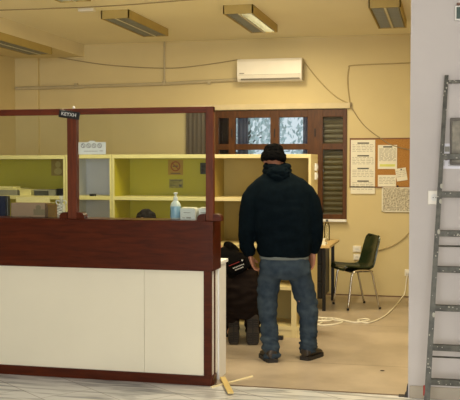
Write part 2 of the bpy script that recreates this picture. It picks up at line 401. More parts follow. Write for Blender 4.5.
# outside: ground and two trees
b = BM(); bx(b, -16, 6, YB + WT + .02, 26, -.3, -.2); struct('ground', b, M_ground)
def tree(x, y, h, label, seed):
    rnd = random.Random(seed)
    t = thing('tree', label, 'tree', (x, y, -.2), group='trees outside the window')
    b = BM(); tube(b, [(0, 0, 0, .14), (.05, 0, h * .4, .11), (0, .05, h * .8, .05), (0, 0, h, .02)], .1, 8, smooth=3)
    for k in range(14):
        a = rnd.uniform(0, 2 * PI); z = rnd.uniform(.3, .9) * h; l = rnd.uniform(.7, 1.6)
        tube(b, [(0, 0, z, .035), (l * .5 * math.cos(a), l * .5 * math.sin(a), z + .2, .025), (l * math.cos(a), l * math.sin(a), z + .3, .008)], .03, 6)
    obj('trunk', b, M_bark, t, True)
    b = BM()
    for k in range(2600):
        a = rnd.uniform(0, 2 * PI); z = rnd.uniform(.25, 1.02) * h; r = 1.9 * math.sqrt(rnd.random()) * (1 - .5 * abs(z / h - .6))
        c = Vector((r * math.cos(a), r * math.sin(a), z)); s = rnd.uniform(.05, .11)
        R = Euler((rnd.uniform(0, PI), rnd.uniform(0, PI), rnd.uniform(0, PI))).to_matrix()
        vs = [b.verts.new(c + R @ Vector(p)) for p in ((-s, 0, 0), (0, -s * .45, 0), (s, 0, 0), (0, s * .45, .01))]
        b.faces.new(vs)
    obj('foliage', b, M_leaf, t)
tree(-5.0, 17.5, 4.6, 'pale leafy tree outside, seen through the left bright window pane', 3)
tree(-4.9, 22.2, 5.2, 'pale leafy tree outside, seen through the right bright window pane', 5)

# ------------------------------------------------------------------ ceiling lamps
def lamp_fixture(label, loc, lit):
    t = thing('ceiling_light', label, 'ceiling light', loc, group='twin tube ceiling lights of the office')
    L, W, H = 1.33, .30, .085      # hangs from z=0 downward; loc is the middle of its top
    b = BM(); x0, x1, y0, y1 = -W / 2, W / 2, -L / 2, L / 2
    bx(b, x0, x0 + .012, y0, y1, -H, 0); bx(b, x1 - .012, x1, y0, y1, -H, 0); bx(b, x0, x1, y0, y0 + .012, -H, 0); bx(b, x0, x1, y1 - .012, y1, -H, 0)
    obj('body', b, M_gold, t)
    b = BM(); bx(b, x0 + .012, x1 - .012, y0 + .012, y1 - .012, -.02, -.002); bx(b, -.008, .008, y0 + .012, y1 - .012, -H, -.02); obj('reflector', b, M_lampin, t)
    for k, s in ((0, -1), (1, 1)):
        b = BM(); tube(b, [(s * .07, y0 + .04, -.045), (s * .07, y1 - .04, -.045)], .013, 10)
        obj('tube', b, {0: M_tubeoff, 1: M_tubeon if k == 1 else M_tubeoff, 2: M_tubeweak}[lit], t, True)
    b = BM()
    for i in range(14):
        y = y0 + .05 + i * (L - .1) / 13
        for s in (-1, 1): bx(b, s * .07 - .055, s * .07 + .055, y - .004, y + .004, -H + .002, -H + .020)
    for s in (-1, 1):
        for e in (-.055, .055): bx(b, s * .07 + e - .003, s * .07 + e + .003, y0 + .015, y1 - .015, -H + .002, -H + .03)
    obj('louvre', b, M_louv, t)
    return t
def tube_light(x, y, z, power, sx=.10):
    area('lamp_light', (x, y, z), (0, 0, 0), sx, 1.2, power, WARM)
LZ = CEIL
lamp_fixture('golden edged louvred ceiling light, unlit, left of the middle one, above the pipe', (-3.27, 9.33, LZ), 0)
lamp_fixture('golden edged ceiling light above the air conditioner with its right tube lit', (-1.99, 9.33, LZ), 1)
lamp_fixture('golden edged unlit ceiling light nearest the grey wall', (-.57, 9.33, LZ), 0)
lamp_fixture('golden edged unlit ceiling light fixed under the beam at the left', (-4.75, 9.40, 3.01), 0)
lamp_fixture('glowing ceiling light cut by the top edge of the photo', (-3.29, 7.05, LZ), 2)
lamp_fixture('lit ceiling light of the front row, behind the counter opening', (-1.99, 6.95, LZ), 2)
lamp_fixture('lit ceiling light of the front row, beside the partition wall', (-.57, 6.95, LZ), 2)
tube_light(-1.92, 9.33, LZ - .09, 46)
tube_light(-3.29, 7.05, LZ - .09, 22, .2)
tube_light(-1.99, 6.95, LZ - .09, 26, .2)
tube_light(-.57, 6.95, LZ - .09, 52, .2)
b = BM(); bx(b, -3.60, -3.44, 8.50, 8.58, CEIL - .03, CEIL, .004); single('junction_box', b, M_acw, 'small white wiring box on the ceiling beside the left golden light', 'junction box')
b = BM(); lathe(b, [(.03, -.035), (.055, -.03), (.06, -.012), (.045, 0)], (-1.52, 8.10, CEIL)); single('smoke_detector', b, M_white, 'small round white smoke detector on the ceiling near the lit lamp', 'smoke detector', smooth='auto')
b = BM(); tube(b, [(-5.5, 8.30, CEIL - .006), (-3.5, 8.42, CEIL - .006), (-2.5, 8.3, CEIL - .006), (-1.58, 8.12, CEIL - .006)], .005, 6, smooth=4)
single('ceiling_cable', b, M_wireg, 'thin grey cable running across the ceiling to the smoke detector', 'cable', smooth=True)

# ------------------------------------------------------------------ on the back wall
b = BM(); tube(b, [(-5.60 + .06, YB - .07, 2.613), (-4.6, YB - .03, 2.62)], .022, 10); tube(b, [(-5.2, YB - .022, 2.618), (-3.5, YB - .022, 2.635), (-2.5, YB - .022, 2.668)], .022, 10)
tube(b, [(-3.494, YB - .02, 2.63), (-3.494, YB - .02, CEIL - .002)], .012, 8)
for x in (-4.7, -3.494, -2.9): bx(b, x - .02, x + .02, YB - .05, YB, 2.60 + (.02 if x > -3.6 else 0), 2.665)
single('wall_conduit', b, M_pipe, 'long painted pipe running level along the upper back wall', 'pipe', smooth='auto')
def wire(pts, r, m, label, k=6):
    b = BM(); tube(b, pts, r, 6, smooth=k); single('wall_wire', b, m, label, 'wire', smooth=True)
wire([(-5.05, YB - .012, 3.03), (-4.3, YB - .012, 2.90), (-3.494, YB - .012, 2.835), (-3.0, YB - .012, 2.86), (-2.5, YB - .03, 2.92)], .006, M_wireg, 'thin wire sagging across the wall above the pipe')
wire([(-1.70, YB - .02, 2.87), (-1.50, YB - .012, 2.62), (-1.30, YB - .012, 2.43), (-1.135, YB - .012, 2.345)], .007, M_wire, 'wire curving from the air conditioner to the small wall clip')
wire([(.3, YB - .012, 2.84), (-.43, YB - .012, 2.822), (-1.08, YB - .012, 2.81), (-1.15, YB - .012, 2.77), (-1.165, YB - .012, 2.6), (-1.135, YB - .012, 2.345)], .007, M_wire, 'wire with a square bend at the right of the back wall')
wire([(-1.135, YB - .02, 2.33), (-.98, YB - .02, 2.10), (-.795, YB - .022, 1.945), (-.6, YB - .022, 1.83), (-.30, YB - .022, 1.76)], .006, M_wireg, 'grey wire hanging across the cork board top')
wire([(-.30, YB - .012, 1.0), (-.42, YB - .012, .78), (-.58, YB - .012, .64), (-.80, YB - .012, .56), (-1.0, YB - .012, .55)], .007, M_wire, 'loose cable curving down the wall behind the chair')
b = BM(); bx(b, -1.16, -1.11, YB - .025, YB, 2.31, 2.36, .005); single('cable_clip', b, M_wireg, 'small wall clip where the wires meet beside the pelmet', 'clip')
# air conditioner
t = thing('air_conditioner', 'white split air conditioner mounted high on the back wall', 'air conditioner', (-2.10, YB, 2.625))
b = BM(); pr = [(0, 0), (-.17, 0), (-.20, .03), (-.215, .08), (-.21, .24), (-.19, .27), (-.17, .278), (0, .278)]
prism(b, pr, 'x', -.40, .40); obj('housing', b, M_acw, t)
b = BM(); bx(b, -.35, .375, -.218, -.19, .018, .034, .002); obj('air_flap', b, mat('grey_vent_slot', (112, 106, 92), 0.5), t)
b = BM(); bx(b, -.385, .385, -.2165, -.205, .078, .081); obj('panel_joint', b, M_inkl, t)
b = BM(); bx(b, -.37, -.31, -.2185, -.21, .092, .104, .001); obj('badge', b, M_inkl, t)
b = BM(); bx(b, .385, .405, -.16, -.01, .01, .27, .006); obj('end_cap', b, mat('grey_end_cap', (176, 168, 148), 0.5), t)
# cork board with papers
t = thing('cork_board', 'brown cork notice board on the back wall beside the shuttered window', 'notice board', (-.73, YB, 1.331))
b = BM(); bx(b, -.40, .66, -.012, 0, 0, .588); obj('cork_panel', b, M_cork, t)
b = BM()
for q in ((-.405, .665, -.006, .008), (-.405, .665, .582, .596)): bx(b, q[0], q[1], -.018, 0, q[2], q[3])
for q in ((-.405, -.392), (.652, .665)): bx(b, q[0], q[1], -.018, 0, -.006, .596)
obj('board_frame', b, wood('dark_board_frame', (108, 66, 32), (130, 84, 44), 0.5), t)
def sheet(x0, x1, z0, z1, label, rows, seed, off=.016, tilt=0, m=None, group='papers on the wall', name='paper_notice', extra=None):
    cx, cz = (x0 + x1) / 2, (z0 + z1) / 2; hw, hh = (x1 - x0) / 2, (z1 - z0) / 2
    t = thing(name, label, 'paper', (cx, YB - off, cz - hh), group=group); t.location = (cx, YB - off, cz); t.rotation_euler = (0, tilt, 0)
    b = BM(); bx(b, -hw, hw, -.002, 0, -hh, hh); obj('sheet', b, m or M_paper, t)
    rnd = random.Random(seed); b = BM(); bh = BM(); n = 0; nh = 0
    for z, kind in rows:
        zz = hh - z * 2 * hh
        if kind == 'h': bx(bh, -hw * .45, hw * .5, -.0032, -.002, zz - .008, zz + .008); nh += 1
        else:
            x = -hw * .86
            while x < hw * .8:
                l = rnd.uniform(.02, .06); bx(b, x, min(x + l, hw * .88), -.0028, -.002, zz - .0025, zz + .0025); x += l + .012; n += 1
    if n: obj('printed_lines', b, M_inkl, t)['kind'] = 'stuff'
    else: b.free()
    if nh: obj('printed_heading', bh, M_ink, t)['kind'] = 'stuff'
    else: bh.free()
    if extra:
        b = BM(); bx(b, -hw * .8, hw * .8, -.0031, -.002, hh - extra[1] * 2 * hh, hh - extra[0] * 2 * hh); obj('yellow_highlight', b, M_hl, t)
    return t
rows = []
for k in range(4):
    rows += [(.06 + k * .235, 'h')] + [(.06 + k * .235 + j * .03, 't') for j in (1, 2, 3, 4, 5)]
sheet(-1.121, -.827, 1.25, 1.905, 'tall white notice sheet with four printed blocks at the left of the cork board', rows, 1)
sheet(-.794, -.565, 1.552, 1.842, 'white printed page with a yellow highlighted strip on the cork board', [(.08, 'h')] + [(.16 + i * .045, 't') for i in range(12)], 2, extra=(.8, .9))
sheet(-.792, -.576, 1.338, 1.479, 'small landscape white sheet below the highlighted page', [(.2 + i * .13, 't') for i in range(5)], 3)
sheet(-.577, -.449, 1.41, 1.562, 'small tilted note pinned at the right of the cork board', [(.2 + i * .15, 't') for i in range(4)], 4, tilt=-.16)
t = sheet(-.743, -.30, 1.034, 1.330, 'speckled street map sheet on the wall under the cork board', [], 5, off=.020, m=M_map, name='wall_map')
b = BM(); bx(b, -.2215, .2215, -.0028, -.002, -.148, -.136); bx(b, -.2215, -.209, -.0028, -.002, -.148, .148); bx(b, -.2215, .2215, -.0028, -.002, .138, .148); obj('map_border', b, M_paper, t)
b = BM(); lathe(b, [(.004, 0), (.008, .004), (.008, .012), (.003, .014)], (0, 0, 0), 10); xf(b, Matrix.Translation((-.515, YB - .018, 1.548)) @ Matrix.Rotation(PI / 2, 4, 'X')); single('push_pin', b, M_bmetal, 'dark pin holding the small tilted note', 'pin')
b = BM(); lathe(b, [(.005, 0), (.011, .004), (.011, .012), (.003, .014)], (0, 0, 0), 10); xf(b, Matrix.Translation((-.555, YB - .018, 1.345)) @ Matrix.Rotation(PI / 2, 4, 'X')); single('push_pin', b, M_bmetal, 'dark pin at the top of the street map', 'pin')
def socket(name, label, x, y, z, w_, h_, rocker=True):
    t = thing(name, label, 'socket', (x, y, z - h_ / 2))
    b = BM(); bx(b, -w_ / 2, w_ / 2, -.022, 0, 0, h_, .004); obj('plate', b, M_acw, t)
    b = BM(); lathe(b, [(w_ * .28, 0), (w_ * .28, .004)], (0, 0, 0), 16); xf(b, Matrix.Translation((0, -.022, h_ / 2)) @ Matrix.Rotation(PI / 2, 4, 'X')); obj('outlet_ring', b, M_sign_w, t)
    b = BM(); bx(b, -.012, -.006, -.0275, -.026, h_ / 2 - .003, h_ / 2 + .003); bx(b, .006, .012, -.0275, -.026, h_ / 2 - .003, h_ / 2 + .003); obj('outlet_holes', b, M_black, t)
socket('wall_socket', 'cream wall socket box behind the green chair', -1.04, YB, .575, .10, .075)
socket('wall_socket', 'second cream socket box low behind the green chair, below the other', -1.04, YB, .475, .085, .07)
socket('wall_socket', 'white socket low on the back wall where the white cord plugs in', -.425, YB, .30, .08, .08)
socket('wall_socket', 'square cream socket on the pale grey wall beside the ladder', -.068, YF, 1.38, .088, .094)

# ------------------------------------------------------------------ bookcases
SY = 8.19; SD = .45
M_beige = mat('beige_laminate', (222, 206, 152), 0.5, var=0.02); M_ochre = mat('ochre_back_panel', (168, 148, 78), 0.55, var=0.06, scale=1.5)
def bookcase(x0, x1, label, back, zt=1.70, right_full=False, em=None, group='pale yellow open bookcases in a row'):
    t = thing('bookcase', label, 'bookcase', ((x0 + x1) / 2, SY, 0), group=group); th = .022
    def ww(n, b, m): return obj(n, b, m, t, world=True)
    for k, (a, c) in enumerate(((x0, x0 + th), (x1 - th, x1))):
        b = BM(); bx(b, a, c, SY + .004, SY + SD, 0, zt - .036); sp = ww('side_panel', b, (em or M_shelf) if (right_full and k) else back)  # yellow units: the dim interior is put into the sides' colour
        b = BM(); bx(b, a, c, SY - .002, SY + .004, 0, zt - .036)
        for v in b.verts: v.co -= Vector(t.location)
        obj('edge_band', b, (em or M_shelf), sp)
    b = BM(); bx(b, x0, x1, SY - .004, SY + SD, zt - .036, zt, .002); ww('top_panel', b, (em or M_shelf))
    for z in (1.262, .822, .44, .07):
        b = BM(); bx(b, x0 + th, x1 - th, SY + .002, SY + SD - .012, z, z + .034, .002); ww('shelf', b, (em or M_shelf))
    b = BM(); bx(b, x0 + th, x1 - th, SY + .01, SY + .03, 0, .07); ww('plinth', b, (em or M_shelf))
    b = BM(); bx(b, x0 + th, x1 - th, SY + SD - .012, SY + SD - .002, .0, zt - .036); ww('back_panel', b, back)
    return t
bookcase(-5.0, -3.612, 'yellow bookcase unit at the left photo edge, with boxes on its shelf', M_olive, 1.695)
t = bookcase(-3.608, -3.13, 'narrow bookcase unit with white inner panels, right of the glass post', M_lilac)
b = BM(); bx(b, -3.586, -3.574, SY + .004, SY + SD - .014, .1, 1.66); obj('daylit_face', b, M_whitepaint, t, world=True)  # added white sheet, daylight on the divider face put into its colour
bookcase(-3.126, -2.147, 'wide yellow bookcase unit with no smoking sign on its back panel', M_olive)
bc = bookcase(-2.143, -1.195, 'right end bookcase unit behind the standing man, with a switch on its side', M_ochre, right_full=True, em=M_beige)
b = BM(); bx(b, -1.375, -1.325, SY + .001, SY + SD - .014, .0, .822, .002); obj('divider', b, M_beige, bc, world=True)
# signs on the back panel
BYK = SY + SD - .012
t = thing('no_smoking_sign', 'ochre no smoking sticker inside the wide yellow bookcase', 'sign', (-2.62, BYK, 1.575)); t.rotation_euler = (0, 0, 0)
b = BM(); bx(b, -.078, .078, -.003, 0, -.075, .075); obj('sticker', b, mat('ochre_sticker', (176, 140, 52), 0.5), t)
M_rs = mat('faded_red', (146, 62, 30), 0.5)
b = BM()
N = 28; ro, ri = .050, .040
for i in range(N):
    a0, a1 = 2 * PI * i / N, 2 * PI * (i + 1) / N
    prism(b, [(ri * math.cos(a0), ri * math.sin(a0) + .012), (ro * math.cos(a0), ro * math.sin(a0) + .012), (ro * math.cos(a1), ro * math.sin(a1) + .012), (ri * math.cos(a1), ri * math.sin(a1) + .012)], 'y', -.0045, -.003)
prism(b, [(-.034, .040), (-.028, .046), (.034, -.016), (.028, -.022)], 'y', -.0046, -.003); obj('red_ring_and_bar', b, M_rs, t)
b = BM(); bx(b, -.028, .026, -.004, -.003, .008, .018); obj('cigarette_mark', b, M_ink, t)
b = BM(); bx(b, -.05, .05, -.004, -.003, -.062, -.054); obj('printed_line', b, M_ink, t)
t = thing('sticker', 'small dark printed sticker under the no smoking sign', 'sticker', (-2.615, BYK, 1.415))
b = BM(); bx(b, -.072, .072, -.003, 0, -.044, .044); obj('sticker_sheet', b, mat('olive_grey_sticker', (120, 112, 52), 0.5, col2=(168, 160, 92), scale=30), t)
b = BM(); bx(b, -.06, .06, -.004, -.003, .026, .032); bx(b, .03, .06, -.004, -.003, -.03, -.01); bx(b, -.06, .0, -.004, -.003, -.02, -.014); obj('sticker_print', b, M_ink, t)
t = thing('switch_plate', 'dark switch plate on the bookcase back beside the glass end post', 'switch', (-2.33, BYK, 1.51))
b = BM(); bx(b, -.034, .034, -.01, 0, 0, .112, .003); obj('plate', b, mat('dark_grey_green', (52, 56, 44), 0.4), t)
b = BM(); bx(b, -.018, .018, -.014, -.009, .02, .05, .002); bx(b, -.018, .018, -.014, -.009, .062, .092, .002); obj('rocker', b, M_bmetal, t)
t = thing('faded_sheet', 'faded ochre sheet with a figure on the left bookcase back', 'paper', (-3.885, BYK, 1.575))
b = BM(); bx(b, -.075, .075, -.003, 0, -.085, .085); obj('sheet', b, mat('ochre_brown_sheet', (156, 132, 58), 0.6), t)
b = BM(); ball(b, (0, -.0035, .03), .03, .0012, .034); ball(b, (0, -.0035, -.04), .045, .0012, .034); obj('printed_figure', b, mat('pale_ochre_print', (186, 168, 96), 0.6), t)
t = thing('switch_box', 'white double switch on the right side of the end bookcase', 'switch', (-1.195, SY + .28, 1.46))
for z in (0, .085):
    b = BM(); bx(b, 0, .02, -.045, .045, z, z + .07, .004); obj('plate', b, M_white, t)
    b = BM(); bx(b, .018, .026, -.02, .02, z + .018, z + .052, .003); obj('rocker', b, M_sign_w, t)
# things on the left shelf
ZS = 1.296
def box_thing(name, x0, x1, d, h, m, label, cat, lidm=None, y=SY + .06, z=ZS, group=None):
    t = thing(name, label, cat, ((x0 + x1) / 2, y + d / 2, z), group=group); w2 = (x1 - x0) / 2
    b = BM(); bx(b, -w2, w2, -d / 2, d / 2, 0, h * .78, .002); obj('body', b, m, t)
    b = BM(); bx(b, -w2 - .004, w2 + .004, -d / 2 - .004, d / 2 + .004, h * .78, h, .002); obj('lid', b, lidm or m, t)
    return t
M_pale = mat('pale_yellow_card', (226, 218, 150), 0.7); M_dgrey = mat('dark_grey_card', (58, 60, 50), 0.6); M_mgrey = mat('grey_card', (140, 138, 120), 0.6)
box_thing('storage_box', -4.40, -4.16, .25, .07, M_mgrey, 'grey box with pale lid on the left bookcase shelf', 'box', M_pale)
box_thing('storage_box', -4.13, -4.01, .22, .06, M_pale, 'small pale yellow box beside the grey lidded box', 'box')
box_thing('storage_box', -3.975, -3.83, .2, .06, M_dgrey, 'dark box under the faded sheet, left of the black one', 'box', M_mgrey)
t = box_thing('storage_box', -3.73, -3.64, .2, .07, M_black, 'black box on the shelf just left of the white bookcase unit', 'box')
b = BM(); bx(b, -4.42, -4.20, SY + .05, SY + .22, ZS + .07, ZS + .088, .003); single('paper_stack', b, M_pale, 'pale yellow paper stack lying on the grey shelf box', 'paper')
box_thing('storage_box', -3.82, -3.745, .18, .055, M_mgrey, 'tiny grey box squeezed between the dark box and the black one', 'box')
box_thing('small_black_box', -3.37, -3.32, .05, .022, M_black, 'tiny black object lying on the shelf of the white inner unit', 'box', y=SY + .02)

# ------------------------------------------------------------------ counter
CX1 = -1.61; ct = thing('reception_counter', 'long reception counter with cream front and red brown wooden ledge', 'counter', (-3.4, YF, 0))
def cp(n, b, m): return obj(n, b, m, ct, world=True)
XA = XL + .01
b = BM(); bx(b, XA, CX1, 6.21, 6.235, .838, 1.198, .003); bx(b, CX1 - .025, CX1, 6.235, 6.45, .838, 1.198, .003); cp('fascia_board', b, M_cherry)
b = BM(); bx(b, XA, CX1 - .003, 6.212, 6.452, 1.178, 1.2, .003); cp('ledge_top', b, M_cherry)
for x0, x1 in ((XA, -4.62), (-4.618, -3.40), (-3.398, -2.145), (-2.143, -1.69)):
    b = BM(); bx(b, x0, x1, YF, YF + .018, .07, .86, .001); cp('front_panel', b, M_cream)
b = BM(); bx(b, XA, -1.625, YF - .014, YF + .02, 0, .072, .003); bx(b, -1.645, -1.62, YF + .02, 6.36, 0, .072); cp('skirting', b, M_cherry)
b = BM(); bx(b, -1.69, -1.632, YF - .008, YF + .02, .07, .86, .002); cp('end_trim', b, M_cherry)
b = BM(); bx(b, -1.65, -1.634, YF + .02, 6.45, .072, .86); cp('end_panel', b, M_whitepaint)
b = BM(); bx(b, -1.65, -1.628, 6.33, 6.36, .072, .86, .002); cp('end_trim', b, M_cherry)
# inner desk run behind the counter
dt = thing('inner_worktop', 'white low worktop behind the counter, its white end panel showing', 'worktop', (-3.4, 6.57, 0))
b = BM(); bx(b, -1.655, -1.625, 6.455, 6.67, 0, .86, .002); obj('end_panel', b, M_whitepaint, dt, world=True)
b = BM(); bx(b, XA, -1.612, 6.455, 6.69, .86, .885, .003); obj('work_surface', b, M_whitepaint, dt, world=True)
b = BM(); bx(b, XA + .4, -1.7, 6.46, 6.475, .0, .86); obj('rear_panel', b, M_whitepaint, dt, world=True)
# glass screen
gs = thing('glass_screen', 'red brown wooden frame with clear glass panes standing on the counter', 'screen', (-3.4, 6.26, 1.2))
def gp(n, b, m, sm=False): return obj(n, b, m, gs, sm, world=True)
for x0, x1 in ((XA, -2.70), (-2.70, CX1 - .003)):
    b = BM(); bx(b, x0, x1, 6.24, 6.28, 1.974 - (.002 if x1 < -2 else 0), 2.018, .003); gp('top_rail', b, M_rail)
for x0, x1 in ((-2.735, -2.660), (-1.669, -1.613), (-3.80, -3.73), (-4.86, -4.79)):
    b = BM(); bx(b, x0, x1, 6.235, 6.285, 1.2, 1.976 if x1 < -1.7 else 2.018, .003); gp('post', b, M_cherry_v)
    w_ = x1 - x0
    for s, xa in ((-1, x0), (1, x1)):
        poly = [(xa, 1.2), (xa + s * .062, 1.2)] + [(xa + s * (.022 + .04 * math.cos(a)), 1.215 + .034 * math.sin(a)) for a in [i * PI / 12 for i in range(0, 7)]] + [(xa, 1.249)]
        b = BM(); prism(b, poly, 'y', 6.225, 6.295); gp('post_foot', b, M_cherry)
for x0, x1 in ((XA, -4.86), (-4.79, -3.80), (-3.73, -2.735), (-2.66, -1.669)):
    b = BM(); bx(b, x0, x1, 6.257, 6.262, 1.202, 1.974); gp('glass_pane', b, M_glass)
# hanging name sign at the post top
t = thing('name_sign', 'tilted black sign with white capital letters on the glass screen post', 'sign', (-2.712, 6.230, 1.972)); t.rotation_euler = (0, math.radians(8), 0)
b = BM(); bx(b, -.083, .083, -.006, 0, -.028, .028, .002); obj('sign_board', b, M_black, t)
text_mesh('sign_lettering', 'KEYXH', .038, M_sign_w, (-.003, -.0065, .001), (PI / 2, 0, 0), t, .0006, False)
b = BM(); ball(b, (-2.69, 6.26, 2.026), .010, .010, .012, seg=10); single('knob', b, M_white, 'tiny white knob on the top rail above the black sign', 'knob', smooth=True)
# sticker on the glass
t = thing('rules_sticker', 'white sticker with four round pictograms on the glass pane', 'sticker', (-2.545, 6.2565, 1.725))
b = BM(); bx(b, -.108, .108, -.0015, 0, -.046, .044); prism(b, [(-.03, .044), (-.016, .055), (.016, .055), (.03, .044)], 'y', -.0015, 0); obj('sticker_sheet', b, mat('pale_green_white_sheet', (206, 214, 204), 0.5), t)
b = BM()
for x in (-.070, -.027, .016, .060):
    for i in range(18):
        a0, a1 = 2 * PI * i / 18, 2 * PI * (i + 1) / 18
        prism(b, [(x + .013 * math.cos(a0), .018 + .013 * math.sin(a0)), (x + .017 * math.cos(a0), .018 + .017 * math.sin(a0)), (x + .017 * math.cos(a1), .018 + .017 * math.sin(a1)), (x + .013 * math.cos(a1), .018 + .013 * math.sin(a1))], 'y', -.0024, -.0015)
    prism(b, [(x - .009, .028), (x - .006, .030), (x + .009, .008), (x + .006, .006)], 'y', -.0026, -.0015)
obj('pictogram', b, M_ink, t)
b = BM()
for i in range(9): bx(b, -.062 + i * .012, -.062 + i * .012 + .009, -.0024, -.0015, -.026, -.020)
bx(b, .06, .085, -.0024, -.0015, -.024, -.018); obj('printed_line', b, M_inkl, t)

# things standing on the ledge
t = thing('spray_bottle', 'clear pump bottle of pale blue liquid standing on the counter ledge', 'bottle', (-1.935, 6.37, 1.2))
b = BM(); lathe(b, [(.034, 0), (.039, .005), (.039, .095), (.033, .118), (.018, .135), (.014, .142)], seg=28); obj('bottle_body', b, mat('milky_plastic', (214, 224, 222), 0.3), t, True)
b = BM(); lathe(b, [(.0395, .012), (.0398, .014), (.0398, .094), (.0395, .096)], seg=28); obj('liquid', b, M_liquid, t, True)
b = BM()
for i in range(6): a0 = PI * 1.02 + i * .12; prism(b, [(.0405 * math.cos(a0), .0405 * math.sin(a0)), (.0405 * math.cos(a0 + .12), .0405 * math.sin(a0 + .12)), (.041 * math.cos(a0 + .12), .041 * math.sin(a0 + .12)), (.041 * math.cos(a0), .041 * math.sin(a0))], 'z', .03, .08)
obj('green_label', b, mat('green_label', (66, 128, 104), 0.5), t)
b = BM(); lathe(b, [(.017, .138), (.017, .160), (.010, .166), (.007, .180), (.007, .188)], seg=18); bx(b, -.010, .012, -.014, .014, .184, .198, .004); bx(b, -.005, .005, -.035, -.01, .188, .197, .002); obj('pump_cap', b, M_white, t, 'auto')
def glove_box(x, y, label, rz, w_=.10):
    t = thing('tissue_box', label, 'box', (x, y, 1.2), rz, 'white cartons beside the end post')
    b = BM(); bx(b, -w_ / 2, w_ / 2, -.05, .05, 0, .082, .002); obj('carton', b, M_white, t)
    b = BM(); bx(b, -w_ / 2 + .01, w_ / 2 - .01, -.045, .03, .082, .090, .003); obj('lid_flap', b, mat('cream_card', (222, 216, 190), 0.6), t)
    b = BM(); bx(b, -.03, .02, -.0515, -.05, .05, .055); bx(b, -.01, .025, -.0515, -.05, .010, .020); bx(b, -.04, -.02, -.0515, -.05, .012, .017); obj('printed_mark', b, M_inkl, t)
    return t
glove_box(-1.825, 6.36, 'white carton beside the pump bottle, nearest it', 0, .115)
glove_box(-1.715, 6.395, 'small white carton half behind the wooden end post', .15, .085)
# decorated glass jar near the left post
t = thing('glass_vase', 'small clear glass vase with white scroll pattern beside the middle post', 'vase', (-2.845, 6.37, 1.2))
b = BM(); lathe(b, [(.030, 0), (.032, .01), (.032, .09), (.022, .10), (.013, .115), (.013, .145), (.017, .152), (.017, .165)], seg=22); obj('vase_body', b, translucent('frosted_glass', (226, 228, 222), .4), t, True)
b = BM()
for k in range(3):
    pts = [((.034) * math.cos(-PI / 2 + .55 * math.sin(i * .9 + k * 2)), .034 * math.sin(-PI / 2 + .55 * math.sin(i * .9 + k * 2)), .012 + k * .03 + i * .0042) for i in range(9)]
    tube(b, pts, .003, 6, smooth=3)
obj('white_scroll', b, M_white, t, True)
b = BM(); tube(b, [(-.034, 0, .10), (-.042, 0, .12), (-.03, -.01, .13), (-.012, 0, .125)], .004, 6, smooth=3); tube(b, [(.034, 0, .10), (.042, 0, .12), (.03, -.01, .13), (.012, 0, .125)], .004, 6, smooth=3); obj('handle', b, M_white, t, True)
# open cardboard box
t = thing('cardboard_box', 'open brown cardboard box with pale flaps standing on the counter ledge', 'box', (-3.03, 6.37, 1.2))
x0, x1, d0, d1, h = -.19, .10, -.03, .08, .108
b = BM(); bx(b, x0, x1, d0, d0 + .004, 0, h); bx(b, x0, x1, d1 - .004, d1, 0, h); bx(b, x0, x0 + .004, d0, d1, 0, h); bx(b, x1 - .004, x1, d0, d1, 0, h); bx(b, x0, x1, d0, d1, 0, .004); obj('carton_body', b, M_card, t)
t.location.x = -3.06
b = BM(); fv = [b.verts.new(p) for p in ((x1, d0, h), (x1 + .068, d0, h + .006), (x1 + .070, d1, h + .010), (x1, d1, h))]; b.faces.new(fv); bmesh.ops.solidify(b, geom=b.faces[:], thickness=.004); obj('side_flap', b, M_cardin, t)
b = BM(); fv = [b.verts.new(p) for p in ((x0 - .01, d1 - .002, h - .004), (x1 - .01, d1 - .002, h - .004), (x1 - .03, d1 + .02, h + .040), (x0 - .02, d1 + .02, h + .040))]; b.faces.new(fv); bmesh.ops.solidify(b, geom=b.faces[:], thickness=.004); obj('rear_flap', b, M_cardin, t)
b = BM(); bx(b, .0, .095, d0 - .0015, d0, .018, .062); ball(b, (.04, d0 - .001, .075), .022, .001, .020); obj('printed_emblem', b, M_cardlbl, t)
# second small carton right of the open box (brown side)
b = BM(); bx(b, -2.952, -2.885, 6.36, 6.44, 1.2, 1.300, .002); single('small_carton', b, mat('ochre_cardboard', (140, 104, 46), 0.8), 'narrow ochre carton between the open box and the glass vase', 'box')
# monitor at the left edge, stands on the inner worktop
t = thing('computer_monitor', 'dark blue backed screen behind the glass at the left photo edge', 'monitor', (-3.60, 6.56, .885))
b = BM(); bx(b, -.24, .22, -.02, .02, .10, .47, .01); obj('screen_casing', b, M_navy, t)
b = BM(); bx(b, -.225, .205, .019, .022, .12, .45); obj('screen_glass', b, M_black, t)
b = BM(); bx(b, .20, .2215, -.022, .022, .10, .47, .004); obj('casing_edge', b, M_black, t)
b = BM(); bx(b, -.03, .03, -.012, .012, .01, .12); bx(b, -.10, .10, -.06, .06, 0, .012, .003); obj('stand', b, M_black, t)

# ------------------------------------------------------------------ desk, bottle, chair
DZ = .72
t = thing('office_desk', 'pale topped desk with black steel legs and drawer unit by the window', 'desk', (-1.60, 10.19, 0))
def dp(n, b, m, p=None): return obj(n, b, m, p or t, world=True)
b = BM(); bx(b, -2.30, -1.21, 9.75, 10.63, DZ - .028, DZ, .004); dp('desk_top', b, M_desk)
for x, y in ((-1.28, 9.80), (-1.28, 10.58), (-2.26, 9.80), (-2.26, 10.58)):
    b = BM(); bx(b, x - .018, x + .018, y - .018, y + .018, 0, DZ - .028); dp('leg', b, M_bmetal)
b = BM(); bx(b, -1.292, -1.268, 9.80, 10.58, DZ - .07, DZ - .028); bx(b, -2.27, -1.268, 10.57, 10.59, DZ - .07, DZ - .028); dp('frame_rail', b, M_bmetal)
b = BM(); bx(b, -1.70, -1.31, 9.86, 10.50, .12, DZ - .03, .004); dp('drawer_unit', b, M_bmetal)
